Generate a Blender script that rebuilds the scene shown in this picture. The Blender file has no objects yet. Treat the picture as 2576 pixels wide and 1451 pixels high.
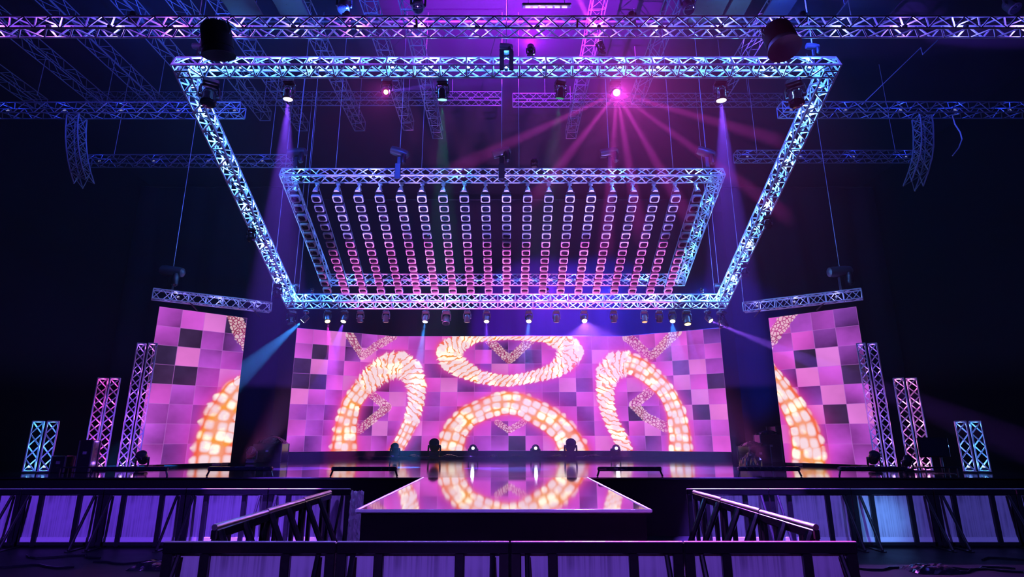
import bpy, math, random
import numpy as np
from mathutils import Vector, Matrix, Euler

# ------------------------------------------------------------------ camera, world, exposure
C = bpy.context.scene.collection
SC = bpy.context.scene
F_PX, CX, CY, PITCH, CAM_Z = 1434.0, 1276.0, 725.5, math.radians(14.54), 2.66
cam_data = bpy.data.cameras.new('camera')
cam_data.sensor_width = 36.0
cam_data.lens = 36.0 * F_PX / 2576.0
cam_data.shift_x = (1288.0 - CX) / 2576.0
cam_data.clip_end = 300
cam = bpy.data.objects.new('camera', cam_data)
C.objects.link(cam)
cam.location = (0, 0, CAM_Z)
cam.rotation_euler = (math.pi / 2 + PITCH, 0, 0)
SC.camera = cam
SC.view_settings.view_transform = 'Standard'
SC.view_settings.look = 'None'
SC.view_settings.exposure = 0.0
SC.view_settings.gamma = 1.0
SC.view_settings.use_curve_mapping = False
world = bpy.data.worlds.new('hall_darkness')
SC.world = world
world.use_nodes = True
world.node_tree.nodes['Background'].inputs[0].default_value = (0.004, 0.006, 0.03, 1)
world.node_tree.nodes['Background'].inputs[1].default_value = 0.02
SC.cycles.volume_bounces = 0
SC.cycles.max_bounces = 4
SC.cycles.diffuse_bounces = 1
SC.cycles.glossy_bounces = 3
SC.cycles.transmission_bounces = 1
SC.cycles.use_adaptive_sampling = True
SC.cycles.adaptive_threshold = 0.07
SC.cycles.transparent_max_bounces = 8
SC.cycles.sample_clamp_indirect = 3.0
SC.cycles.use_light_tree = True

FW = Vector((0, math.cos(PITCH), math.sin(PITCH)))
UP = Vector((0, -math.sin(PITCH), math.cos(PITCH)))
CAM = Vector((0, 0, CAM_Z))


def ray(px, py):
    return FW + Vector((1, 0, 0)) * ((px - CX) / F_PX) + UP * ((CY - py) / F_PX)


def P(px, py, D):
    """The world point at forward distance D seen at photo pixel px, py."""
    d = ray(px, py)
    return CAM + d * (D / d.y)


def PZ(px, py, z):
    d = ray(px, py)
    return CAM + d * ((z - CAM_Z) / d.z)


# ------------------------------------------------------------------ lights
def srgb(r, g, b):
    f = lambda c: (c / 255 / 12.92) if c <= 10 else ((c / 255 + 0.055) / 1.055) ** 2.4
    return (f(r), f(g), f(b))


def add_light(kind, loc, col, power, aim=None, cone=30, blend=0.3, size=0.06, name='lamp_light'):
    L = bpy.data.lights.new(name, kind)
    L.color = col
    L.energy = power
    if kind in ('POINT', 'SPOT'):
        L.shadow_soft_size = size
    if kind == 'SPOT':
        L.spot_size = math.radians(cone)
        L.spot_blend = blend
    o = bpy.data.objects.new(name, L)
    C.objects.link(o)
    o.location = loc
    if aim is not None:
        o.rotation_euler = (Vector(aim) - Vector(loc)).to_track_quat('-Z', 'Y').to_euler()
    return o


# front-of-house lamps behind the camera, washing the crowd barriers and the stage front
VIOLET = (0.30, 0.10, 1.0)
add_light('SPOT', (-9, -5, 8), (0.18, 0.055, 1.0), 17000, aim=(-10, 15.9, 0.5), cone=30, blend=0.6, size=0.3)
add_light('SPOT', (9, -5, 8), (0.17, 0.15, 1.0), 7500, aim=(10, 15.9, 0.5), cone=30, blend=0.6, size=0.3)
add_light('SPOT', (5, -5, 9), (0.12, 0.40, 1.0), 24000, aim=(9.75, 15.9, 0.6), cone=4.6, blend=1.0, size=0.3)
add_light('SPOT', (-2, -7, 8), (0.24, 0.10, 1.0), 6200, aim=(0, 8.1, 0.2), cone=50, blend=0.5, size=0.3)


# ------------------------------------------------------------------ materials
class NT:
    def __init__(self, name):
        self.m = bpy.data.materials.new(name)
        self.m.use_nodes = True
        self.t = self.m.node_tree
        self.t.nodes.clear()
        self.out = self.t.nodes.new('ShaderNodeOutputMaterial')

    def n(self, kind, **kw):
        x = self.t.nodes.new(kind)
        for k, v in kw.items():
            setattr(x, k, v)
        return x

    def link(self, a, b):
        self.t.links.new(a, b)

    def set(self, sock, v):
        if hasattr(v, 'is_linked') or isinstance(v, bpy.types.NodeSocket):
            self.link(v, sock)
        else:
            sock.default_value = v

    def m_(self, op, a, b=0.0, c=0.0, clamp=False):
        x = self.n('ShaderNodeMath', operation=op, use_clamp=clamp)
        self.set(x.inputs[0], a)
        self.set(x.inputs[1], b)
        if op in ('MULTIPLY_ADD', 'SMOOTH_MIN', 'COMPARE'):
            self.set(x.inputs[2], c)
        return x.outputs[0]

    def step(self, v, lo, hi):
        x = self.n('ShaderNodeMapRange', interpolation_type='SMOOTHSTEP')
        self.set(x.inputs['Value'], v)
        x.inputs['From Min'].default_value = lo
        x.inputs['From Max'].default_value = hi
        return x.outputs[0]

    def mix(self, f, a, b, mode='MIX'):
        x = self.n('ShaderNodeMix', data_type='RGBA', blend_type=mode)
        self.set(x.inputs[0], f)
        for s, v in ((x.inputs[6], a), (x.inputs[7], b)):
            self.set(s, (*v, 1) if isinstance(v, tuple) and len(v) == 3 else v)
        return x.outputs[2]

    def attr(self, name, which='Fac'):
        return self.n('ShaderNodeAttribute', attribute_name=name).outputs[which]

    def xyz(self, x=0.0, y=0.0, z=0.0):
        c = self.n('ShaderNodeCombineXYZ')
        for s, v in zip(c.inputs, (x, y, z)):
            self.set(s, v)
        return c.outputs[0]


def surface(name, col, rough=0.5, metal=0.0, noise=0.15, scale=6.0, spec=0.5, stretch=(1, 1, 1), bump=0.0, rnoise=0.1, coat=0.0):
    """A Principled surface whose colour and gloss wander a little with a noise texture."""
    k = NT(name)
    b = k.n('ShaderNodeBsdfPrincipled')
    tc = k.n('ShaderNodeTexCoord').outputs['Object']
    mp = k.n('ShaderNodeMapping')
    k.link(tc, mp.inputs['Vector'])
    mp.inputs['Scale'].default_value = stretch
    ns = k.n('ShaderNodeTexNoise')
    k.link(mp.outputs[0], ns.inputs['Vector'])
    ns.inputs['Scale'].default_value = scale
    ns.inputs['Detail'].default_value = 4
    f = ns.outputs['Fac']
    k.set(b.inputs['Base Color'], k.mix(f, tuple(c * (1 - noise) for c in col), tuple(min(1, c * (1 + noise)) for c in col)))
    k.set(b.inputs['Roughness'], k.m_('MULTIPLY_ADD', f, rnoise * 2, rough - rnoise))
    b.inputs['Metallic'].default_value = metal
    b.inputs['Specular IOR Level'].default_value = spec
    b.inputs['Coat Weight'].default_value = coat
    if bump:
        bp = k.n('ShaderNodeBump')
        bp.inputs['Strength'].default_value = bump
        k.link(f, bp.inputs['Height'])
        k.link(bp.outputs[0], b.inputs['Normal'])
    k.link(b.outputs[0], k.out.inputs['Surface'])
    return k.m


def glow(name, col, strength):
    k = NT(name)
    e = k.n('ShaderNodeEmission')
    lw = k.n('ShaderNodeLayerWeight')
    lw.inputs[0].default_value = 0.3
    k.set(e.inputs[0], k.mix(lw.outputs['Facing'], col, tuple(c * 0.8 for c in col)))
    e.inputs[1].default_value = strength
    k.link(e.outputs[0], k.out.inputs['Surface'])
    return k.m


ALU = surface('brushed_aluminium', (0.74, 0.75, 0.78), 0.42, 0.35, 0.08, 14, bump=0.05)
ALU_DIM = surface('dimmed_aluminium', (0.16, 0.16, 0.19), 0.45, 0.3, 0.1, 10)  # aluminium with a darkened colour, so the poorly lit trusses stay dim
CELL = surface('white_powder_coat', (0.80, 0.78, 0.80), 0.5, 0.0, 0.05, 20)
BLACK = surface('black_powder_coat', (0.012, 0.012, 0.014), 0.32, 0.0, 0.3, 20)
MATTE = surface('matte_black_paint', (0.006, 0.006, 0.007), 0.8, 0.0, 0.3, 12, spec=0.1)
BLACK_GLOSS = surface('black_gloss_plastic', (0.010, 0.010, 0.013), 0.14, 0.0, 0.3, 9, spec=0.6, rnoise=0.05)
CHARCOAL = surface('charcoal_housing', (0.05, 0.05, 0.06), 0.35, 0.1, 0.2, 14)
CLOTH = surface('black_stage_skirt', (0.006, 0.006, 0.007), 0.9, 0.0, 0.4, 8, spec=0.1, stretch=(8, 8, 0.4))
DRAPE = surface('navy_drape_cloth', (0.008, 0.008, 0.015), 0.9, 0.0, 0.35, 3, spec=0.1, stretch=(6, 6, 0.15))
WALL = surface('dark_hall_wall', (0.005, 0.005, 0.007), 0.9, 0.0, 0.3, 1.2, spec=0.1)
CEIL = surface('dark_roof_deck', (0.02, 0.02, 0.03), 0.9, 0.0, 0.3, 0.6, spec=0.1)
FLOOR = surface('hall_concrete_floor', (0.007, 0.007, 0.009), 0.5, 0.0, 0.4, 1.5, spec=0.2, bump=0.1)
DECK = surface('gloss_black_stage_floor', (0.012, 0.011, 0.016), 0.09, 0.0, 0.4, 0.5, spec=0.75, rnoise=0.035)
MIRROR = surface('mirror_black_acrylic', (0.80, 0.76, 0.80), 0.045, 1.0, 0.04, 0.7, rnoise=0.02)
LENS_OFF = surface('dark_glass_lens', (0.01, 0.012, 0.02), 0.04, 0.0, 0.3, 6, spec=0.9, rnoise=0.02)
POLISHED = surface('polished_rail_metal', (0.62, 0.54, 0.56), 0.36, 1.0, 0.02, 2, rnoise=0.01)
CHAIN = surface('steel_chain', (0.50, 0.52, 0.58), 0.45, 0.4, 0.2, 40)
YELLOW = surface('yellow_strap', (0.8, 0.5, 0.06), 0.7, 0.0, 0.1, 20)
PANEL_MAT = None


def make_panel_material():
    k = NT('worn_barrier_sheet')
    b = k.n('ShaderNodeBsdfPrincipled')
    tc = k.n('ShaderNodeTexCoord').outputs['Object']
    mp = k.n('ShaderNodeMapping')
    k.link(tc, mp.inputs['Vector'])
    mp.inputs['Scale'].default_value = (26, 26, 0.5)
    n1 = k.n('ShaderNodeTexNoise')
    k.link(mp.outputs[0], n1.inputs['Vector'])
    n1.inputs['Scale'].default_value = 1.0
    n1.inputs['Detail'].default_value = 5
    n2 = k.n('ShaderNodeTexNoise')
    k.link(tc, n2.inputs['Vector'])
    n2.inputs['Scale'].default_value = 1.1
    n2.inputs['Detail'].default_value = 3
    a = k.step(n1.outputs['Fac'], 0.28, 0.62)
    c = k.mix(a, (0.24, 0.22, 0.26), (0.56, 0.54, 0.58))
    k.set(b.inputs['Base Color'], k.mix(k.step(n2.outputs['Fac'], 0.3, 0.7), c, (0.62, 0.60, 0.64)))
    b.inputs['Roughness'].default_value = 0.55
    bp = k.n('ShaderNodeBump')
    bp.inputs['Strength'].default_value = 0.12
    k.link(n1.outputs['Fac'], bp.inputs['Height'])
    k.link(bp.outputs[0], b.inputs['Normal'])
    k.link(b.outputs[0], k.out.inputs['Surface'])
    return k.m


PANEL_MAT = make_panel_material()
_glow = {}


def lens_glow(col, strength):
    key = (tuple(round(c, 3) for c in col), strength)
    if key not in _glow:
        _glow[key] = glow('lit_lens', tuple(col), strength)
    return _glow[key]


# ------------------------------------------------------------------ mesh building
class MB:
    def __init__(self):
        self.v, self.f = [], []

    def add(self, vs, fs):
        b = len(self.v)
        self.v.extend(tuple(x) for x in vs)
        self.f.extend(tuple(b + i for i in f) for f in fs)
        return self

    def box(self, c, s, rot=None, bev=0.0):
        hx, hy, hz = s[0] / 2, s[1] / 2, s[2] / 2
        c = Vector(c)
        R = rot if rot is not None else Matrix.Identity(3)
        if bev <= 0:
            p = [Vector((x, y, z)) for z in (-hz, hz) for y in (-hy, hy) for x in (-hx, hx)]
            fs = [(0, 2, 3, 1), (4, 5, 7, 6), (0, 1, 5, 4), (2, 6, 7, 3), (0, 4, 6, 2), (1, 3, 7, 5)]
        else:
            b = min(bev, hx * .9, hy * .9, hz * .9)
            ring = lambda ax, ay: [(ax - b, -ay), (ax, -ay + b), (ax, ay - b), (ax - b, ay), (-ax + b, ay), (-ax, ay - b), (-ax, -ay + b), (-ax + b, -ay)]
            p = []
            for (q, z) in ((b, -hz), (0, -hz + b), (0, hz - b), (b, hz)):
                p += [Vector((x, y, z)) for x, y in ring(hx - q, hy - q)]
            fs = [tuple(range(7, -1, -1)), tuple(range(24, 32))]
            for k in range(3):
                for i in range(8):
                    j = (i + 1) % 8
                    fs.append((k * 8 + i, k * 8 + j, k * 8 + 8 + j, k * 8 + 8 + i))
        return self.add([c + R @ q for q in p], fs)

    def tube(self, a, b, r, n=6, r2=None):
        a, b = Vector(a), Vector(b)
        d = b - a
        if d.length < 1e-6:
            return self
        z = d.normalized()
        x = z.orthogonal().normalized()
        y = z.cross(x)
        r2 = r if r2 is None else r2
        vs = [a + (x * math.cos(t) + y * math.sin(t)) * r for t in (2 * math.pi * i / n for i in range(n))]
        vs += [b + (x * math.cos(t) + y * math.sin(t)) * r2 for t in (2 * math.pi * i / n for i in range(n))]
        fs = [(i, (i + 1) % n, n + (i + 1) % n, n + i) for i in range(n)]
        fs += [tuple(range(n - 1, -1, -1)), tuple(range(n, 2 * n))]
        return self.add(vs, fs)

    def path(self, pts, r, n=6):
        pts = [Vector(p) for p in pts]
        rings, x = [], None
        for i, p in enumerate(pts):
            t = (pts[min(i + 1, len(pts) - 1)] - pts[max(i - 1, 0)]).normalized()
            x = t.orthogonal().normalized() if x is None else (x - t * x.dot(t)).normalized()
            y = t.cross(x)
            rings.append([p + (x * math.cos(a) + y * math.sin(a)) * r for a in (2 * math.pi * k / n for k in range(n))])
        vs = [q for R in rings for q in R]
        fs = [(i * n + k, i * n + (k + 1) % n, (i + 1) * n + (k + 1) % n, (i + 1) * n + k) for i in range(len(pts) - 1) for k in range(n)]
        fs += [tuple(range(n - 1, -1, -1)), tuple((len(pts) - 1) * n + k for k in range(n))]
        return self.add(vs, fs)

    def lathe(self, prof, n=20, M=None):
        """prof: (radius, z) from one end to the other, closed with caps."""
        M = M or Matrix.Identity(4)
        vs, fs = [], []
        for r, z in prof:
            vs += [M @ Vector((r * math.cos(2 * math.pi * i / n), r * math.sin(2 * math.pi * i / n), z)) for i in range(n)]
        for k in range(len(prof) - 1):
            fs += [(k * n + i, k * n + (i + 1) % n, (k + 1) * n + (i + 1) % n, (k + 1) * n + i) for i in range(n)]
        fs += [tuple(range(n - 1, -1, -1)), tuple((len(prof) - 1) * n + i for i in range(n))]
        return self.add(vs, fs)

    def quad(self, a, b, c, d):
        return self.add([a, b, c, d], [(0, 1, 2, 3)])


def obj(name, mb, mat, parent=None, smooth=False, world=True):
    """One mesh object; vertices are in world space unless WORLD is False, then in the parent's own space."""
    me = bpy.data.meshes.new(name)
    off = Vector((0, 0, 0))
    if parent is not None and world:
        off = ORIGIN.get(parent.name, Vector((0, 0, 0)))
    me.from_pydata([tuple(Vector(v) - off) for v in mb.v], [], mb.f)
    if smooth:
        me.polygons.foreach_set('use_smooth', [True] * len(me.polygons))
        try:
            me.set_sharp_from_angle(angle=math.radians(38))
        except Exception:
            pass
    if mat is not None:
        me.materials.append(mat)
    me.update()
    o = bpy.data.objects.new(name, me)
    C.objects.link(o)
    if parent is not None:
        o.parent = parent
        ORIGIN[o.name] = off
    return o


ORIGIN = {}


def tag(o, label=None, cat=None, group=None, kind=None):
    for k, v in (('label', label), ('category', cat), ('group', group), ('kind', kind)):
        if v:
            o[k] = v
    return o


def thing(name, label, cat, loc=(0, 0, 0), group=None):
    o = bpy.data.objects.new(name, None)
    o.empty_display_size = 0.2
    C.objects.link(o)
    o.location = loc
    ORIGIN[o.name] = Vector(loc)
    return tag(o, label, cat, group)


def struct(name, mb, mat):
    return tag(obj(name, mb, mat), kind='structure')


def copy_tree(o, parent=None):
    c = o.copy()
    C.objects.link(c)
    if parent is not None:
        c.parent = parent
    for ch in list(o.children):
        copy_tree(ch, c)
    return c


ORD = ['first', 'second', 'third', 'fourth', 'fifth', 'sixth', 'seventh', 'eighth', 'ninth', 'tenth', 'eleventh', 'twelfth', 'thirteenth',
       'fourteenth', 'fifteenth', 'sixteenth', 'seventeenth', 'eighteenth', 'nineteenth', 'twentieth']
# ------------------------------------------------------------------ the hall, stage and runway
ZS = 1.5            # stage level
ZF = -0.10          # hall floor


def simple_box(x0, x1, y0, y1, z0, z1):
    return MB().box(((x0 + x1) / 2, (y0 + y1) / 2, (z0 + z1) / 2), (x1 - x0, y1 - y0, z1 - z0))


struct('floor', simple_box(-24, 24, -8, 40, ZF - 0.3, ZF), FLOOR)
struct('wall_back', simple_box(-24, 24, 40, 40.3, ZF, 19), WALL)
struct('wall_left', simple_box(-24.3, -24, -8, 40, ZF, 19), WALL)
struct('wall_right', simple_box(24, 24.3, -8, 40, ZF, 19), WALL)
struct('ceiling', simple_box(-24.3, 24.3, -8, 40.3, 19, 19.3), CEIL)

RX0, RX1 = -2.45, 2.33
tag(obj('stage_platform', simple_box(-24, 24, 17.55, 37.5, ZF, ZS - 0.03), CLOTH), kind='structure')
struct('stage_floor', simple_box(-24, 24, 17.5, 37.5, ZS - 0.03, ZS), DECK)
struct('trim_1', MB().box((-13.2, 17.46, ZS - 0.02), (21.5, 0.08, 0.05), bev=0.012), BLACK_GLOSS)
struct('trim_2', MB().box((13.15, 17.46, ZS - 0.02), (21.6, 0.08, 0.05), bev=0.012), BLACK_GLOSS)
rw = thing('runway', 'glossy mirror black catwalk running out from the stage towards the front barrier', 'runway', (-0.06, 13.7, ZF))
obj('mirror_top', simple_box(RX0, RX1, 9.88, 17.5, ZS - 0.05, ZS), MIRROR, rw)
obj('skirt', simple_box(RX0 + 0.06, RX1 - 0.06, 9.95, 17.4, ZF, ZS - 0.05), CLOTH, rw)
for sx in (RX0, RX1):
    obj('edge_trim', MB().box((sx, 13.66, ZS - 0.012), (0.05, 7.54, 0.05), bev=0.01), ALU, rw)
obj('edge_trim', MB().box(((RX0 + RX1) / 2, 9.87, ZS - 0.012), (RX1 - RX0 + 0.05, 0.05, 0.05), bev=0.01), ALU, rw)


def drape(name, label, x0, x1, y, z0, z1, fold, amp, seed):
    rnd = random.Random(seed)
    n = int((x1 - x0) / 0.09)
    ph = [rnd.uniform(0, 6.28) for _ in range(3)]
    vs, fs = [], []
    zs = [z0, z0 + (z1 - z0) * .3, z0 + (z1 - z0) * .65, z1]
    for j, z in enumerate(zs):
        k = 1 - 0.35 * j / 3
        for i in range(n + 1):
            x = x0 + (x1 - x0) * i / n
            d = amp * k * (math.sin(x * fold + ph[0]) + 0.5 * math.sin(x * fold * 1.7 + ph[1] + 0.2 * j) + 0.3 * math.sin(x * fold * .43 + ph[2]))
            vs.append((x, y + d, z))
    for j in range(3):
        for i in range(n):
            a = j * (n + 1) + i
            fs.append((a, a + 1, a + n + 2, a + n + 1))
    m = len(vs)
    vs += [(v[0], v[1] + 0.03, v[2]) for v in vs]
    fs += [tuple(m + i for i in reversed(f)) for f in fs]
    t = thing(name, label, 'curtain', ((x0 + x1) / 2, y, z0))
    obj('cloth', MB().add(vs, fs), DRAPE, t, smooth=True)
    obj('curtain_pole', MB().tube((x0, y, z1 + .02), (x1, y, z1 + .02), 0.05, 8), BLACK, t)
    return t


drape('stage_curtain', 'wide navy backdrop curtain hanging in folds behind the central video wall', -13.5, 13.5, 36.0, ZS, 18.2, 3.2, 0.10, 4)
drape('stage_curtain', 'dark side curtain in shadow beyond the truss columns at stage left edge', -23.6, -13.7, 34.0, ZS, 18.2, 2.4, 0.16, 5)
drape('stage_curtain', 'dark side curtain in shadow beyond the truss columns at stage right edge', 13.7, 23.6, 34.0, ZS, 18.2, 2.4, 0.16, 6)


# ------------------------------------------------------------------ video walls
TILE = [srgb(58, 38, 76), srgb(116, 54, 144), srgb(170, 72, 188), srgb(212, 86, 208), srgb(226, 122, 216)]


def make_screen_material():
    k = NT('video_wall_picture')
    uv = k.n('ShaderNodeAttribute', attribute_name='tile_uv').outputs['Vector']
    sp = k.n('ShaderNodeSeparateXYZ')
    k.link(uv, sp.inputs[0])
    fu, fv = k.m_('FRACT', sp.outputs[0]), k.m_('FRACT', sp.outputs[1])
    tile = k.attr('tile_colour', 'Color')
    gr = k.n('ShaderNodeSeparateXYZ')
    k.link(k.n('ShaderNodeAttribute', attribute_name='tile_grad').outputs['Vector'], gr.inputs[0])
    g = k.m_('ADD', k.m_('MULTIPLY', gr.outputs[0], k.m_('SUBTRACT', fu, 0.5)), k.m_('MULTIPLY', gr.outputs[1], k.m_('SUBTRACT', fv, 0.5)))
    ns = k.n('ShaderNodeTexNoise')
    k.link(uv, ns.inputs['Vector'])
    ns.inputs['Scale'].default_value = 1.3
    ns.inputs['Detail'].default_value = 4
    smoke = k.m_('MULTIPLY', k.m_('SUBTRACT', ns.outputs['Fac'], 0.5), gr.outputs[2])
    lum = k.m_('MAXIMUM', k.m_('ADD', k.m_('ADD', g, smoke), 1.0), 0.2)
    base = k.mix(1.0, tile, k.xyz(lum, lum, lum), 'MULTIPLY')
    # seams between the panels
    du = k.m_('MINIMUM', fu, k.m_('SUBTRACT', 1.0, fu))
    dv = k.m_('MINIMUM', fv, k.m_('SUBTRACT', 1.0, fv))
    seam = k.m_('SUBTRACT', 1.0, k.step(k.m_('MINIMUM', du, dv), 0.008, 0.022))
    base = k.mix(k.m_('MULTIPLY', seam, 0.5), base, srgb(190, 110, 215))
    # chevrons
    ct, cs = k.attr('chev_a'), k.attr('chev_s')
    vo = k.n('ShaderNodeTexVoronoi', feature='DISTANCE_TO_EDGE')
    k.link(k.xyz(k.m_('MULTIPLY', cs, 6.5), k.m_('MULTIPLY', k.attr('chev_t'), 2.0), 0.0), vo.inputs['Vector'])
    vo.inputs['Scale'].default_value = 1.0
    ccell = k.step(vo.outputs['Distance'], 0.03, 0.16)
    cm = k.m_('SUBTRACT', 1.0, k.step(k.m_('MULTIPLY_ADD', vo.outputs['Distance'], -0.5, ct), 0.80, 0.98))
    ccol = k.mix(ccell, srgb(176, 40, 96), srgb(250, 208, 214))
    base = k.mix(k.m_('MULTIPLY', cm, 0.72), base, ccol)
    # burning bands
    bt, bs, bk = k.attr('band_t'), k.attr('band_s'), k.attr('band_k')
    at = k.attr('band_a')
    wob = k.n('ShaderNodeTexNoise')
    k.link(uv, wob.inputs['Vector'])
    wob.inputs['Scale'].default_value = 2.6
    wob.inputs['Detail'].default_value = 2
    wv = k.m_('SUBTRACT', wob.outputs['Fac'], 0.5)
    # ribs: narrow slanting fingers across the band
    rx = k.m_('ADD', k.m_('MULTIPLY_ADD', bt, 0.9, k.m_('MULTIPLY', bs, 3.1)), k.m_('MULTIPLY', wv, 1.5))
    rd = k.m_('MULTIPLY', k.m_('ABSOLUTE', k.m_('SUBTRACT', k.m_('FRACT', rx), 0.5)), 2.0)
    rib = k.m_('SUBTRACT', 1.0, k.step(k.m_('ADD', rd, k.m_('MULTIPLY', wv, 0.9)), 0.60, 0.92))
    # scales: rows of rounded spots
    vb = k.n('ShaderNodeTexVoronoi', feature='F1', distance='MINKOWSKI')
    k.link(k.xyz(k.m_('MULTIPLY', bs, k.m_('MULTIPLY_ADD', bk, -1.6, 3.5)), k.m_('MULTIPLY', bt, 1.75), 0.0), vb.inputs['Vector'])
    vb.inputs['Scale'].default_value = 1.0
    vb.inputs['Exponent'].default_value = 3.0
    vb.inputs['Randomness'].default_value = 0.38
    fd = vb.outputs['Distance']
    spot = k.m_('SUBTRACT', 1.0, k.step(fd, 0.30, 0.57))
    isk = k.step(bk, 0.3, 0.6)
    cell = k.m_('ADD', k.m_('MULTIPLY', isk, spot), k.m_('MULTIPLY', k.m_('SUBTRACT', 1.0, isk), rib))
    edge = k.m_('ADD', k.m_('MULTIPLY', isk, k.m_('MULTIPLY', fd, 0.55)), k.m_('MULTIPLY', k.m_('SUBTRACT', 1.0, isk), k.m_('MULTIPLY', rd, 0.28)))
    n2 = k.n('ShaderNodeTexNoise')
    k.link(uv, n2.inputs['Vector'])
    n2.inputs['Scale'].default_value = 1.1
    n2.inputs['Detail'].default_value = 3
    hot = k.step(n2.outputs['Fac'], 0.46, 0.66)
    gap = k.mix(k.step(at, 0.25, 0.95), srgb(252, 160, 128), srgb(246, 96, 62))
    gap = k.mix(hot, gap, srgb(255, 160, 60))
    fill = k.mix(hot, srgb(255, 222, 232), (1.4, 1.25, 0.95))
    band = k.mix(cell, gap, fill)
    bm = k.m_('SUBTRACT', 1.0, k.step(k.m_('ADD', edge, at), 1.0, 1.22))
    halo = k.m_('POWER', 2.718, k.m_('MULTIPLY', k.m_('MAXIMUM', k.m_('SUBTRACT', at, 0.85), 0.0), -2.0))
    base = k.mix(k.m_('MULTIPLY', halo, 0.9), base, k.mix(k.m_('POWER', halo, 2.2), srgb(226, 48, 196), srgb(255, 104, 48)))
    col = k.mix(bm, base, band)
    e = k.n('ShaderNodeEmission')
    k.set(e.inputs[0], col)
    e.inputs[1].default_value = 0.96
    k.link(e.outputs[0], k.out.inputs['Surface'])
    return k.m


SCREEN = make_screen_material()


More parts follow.
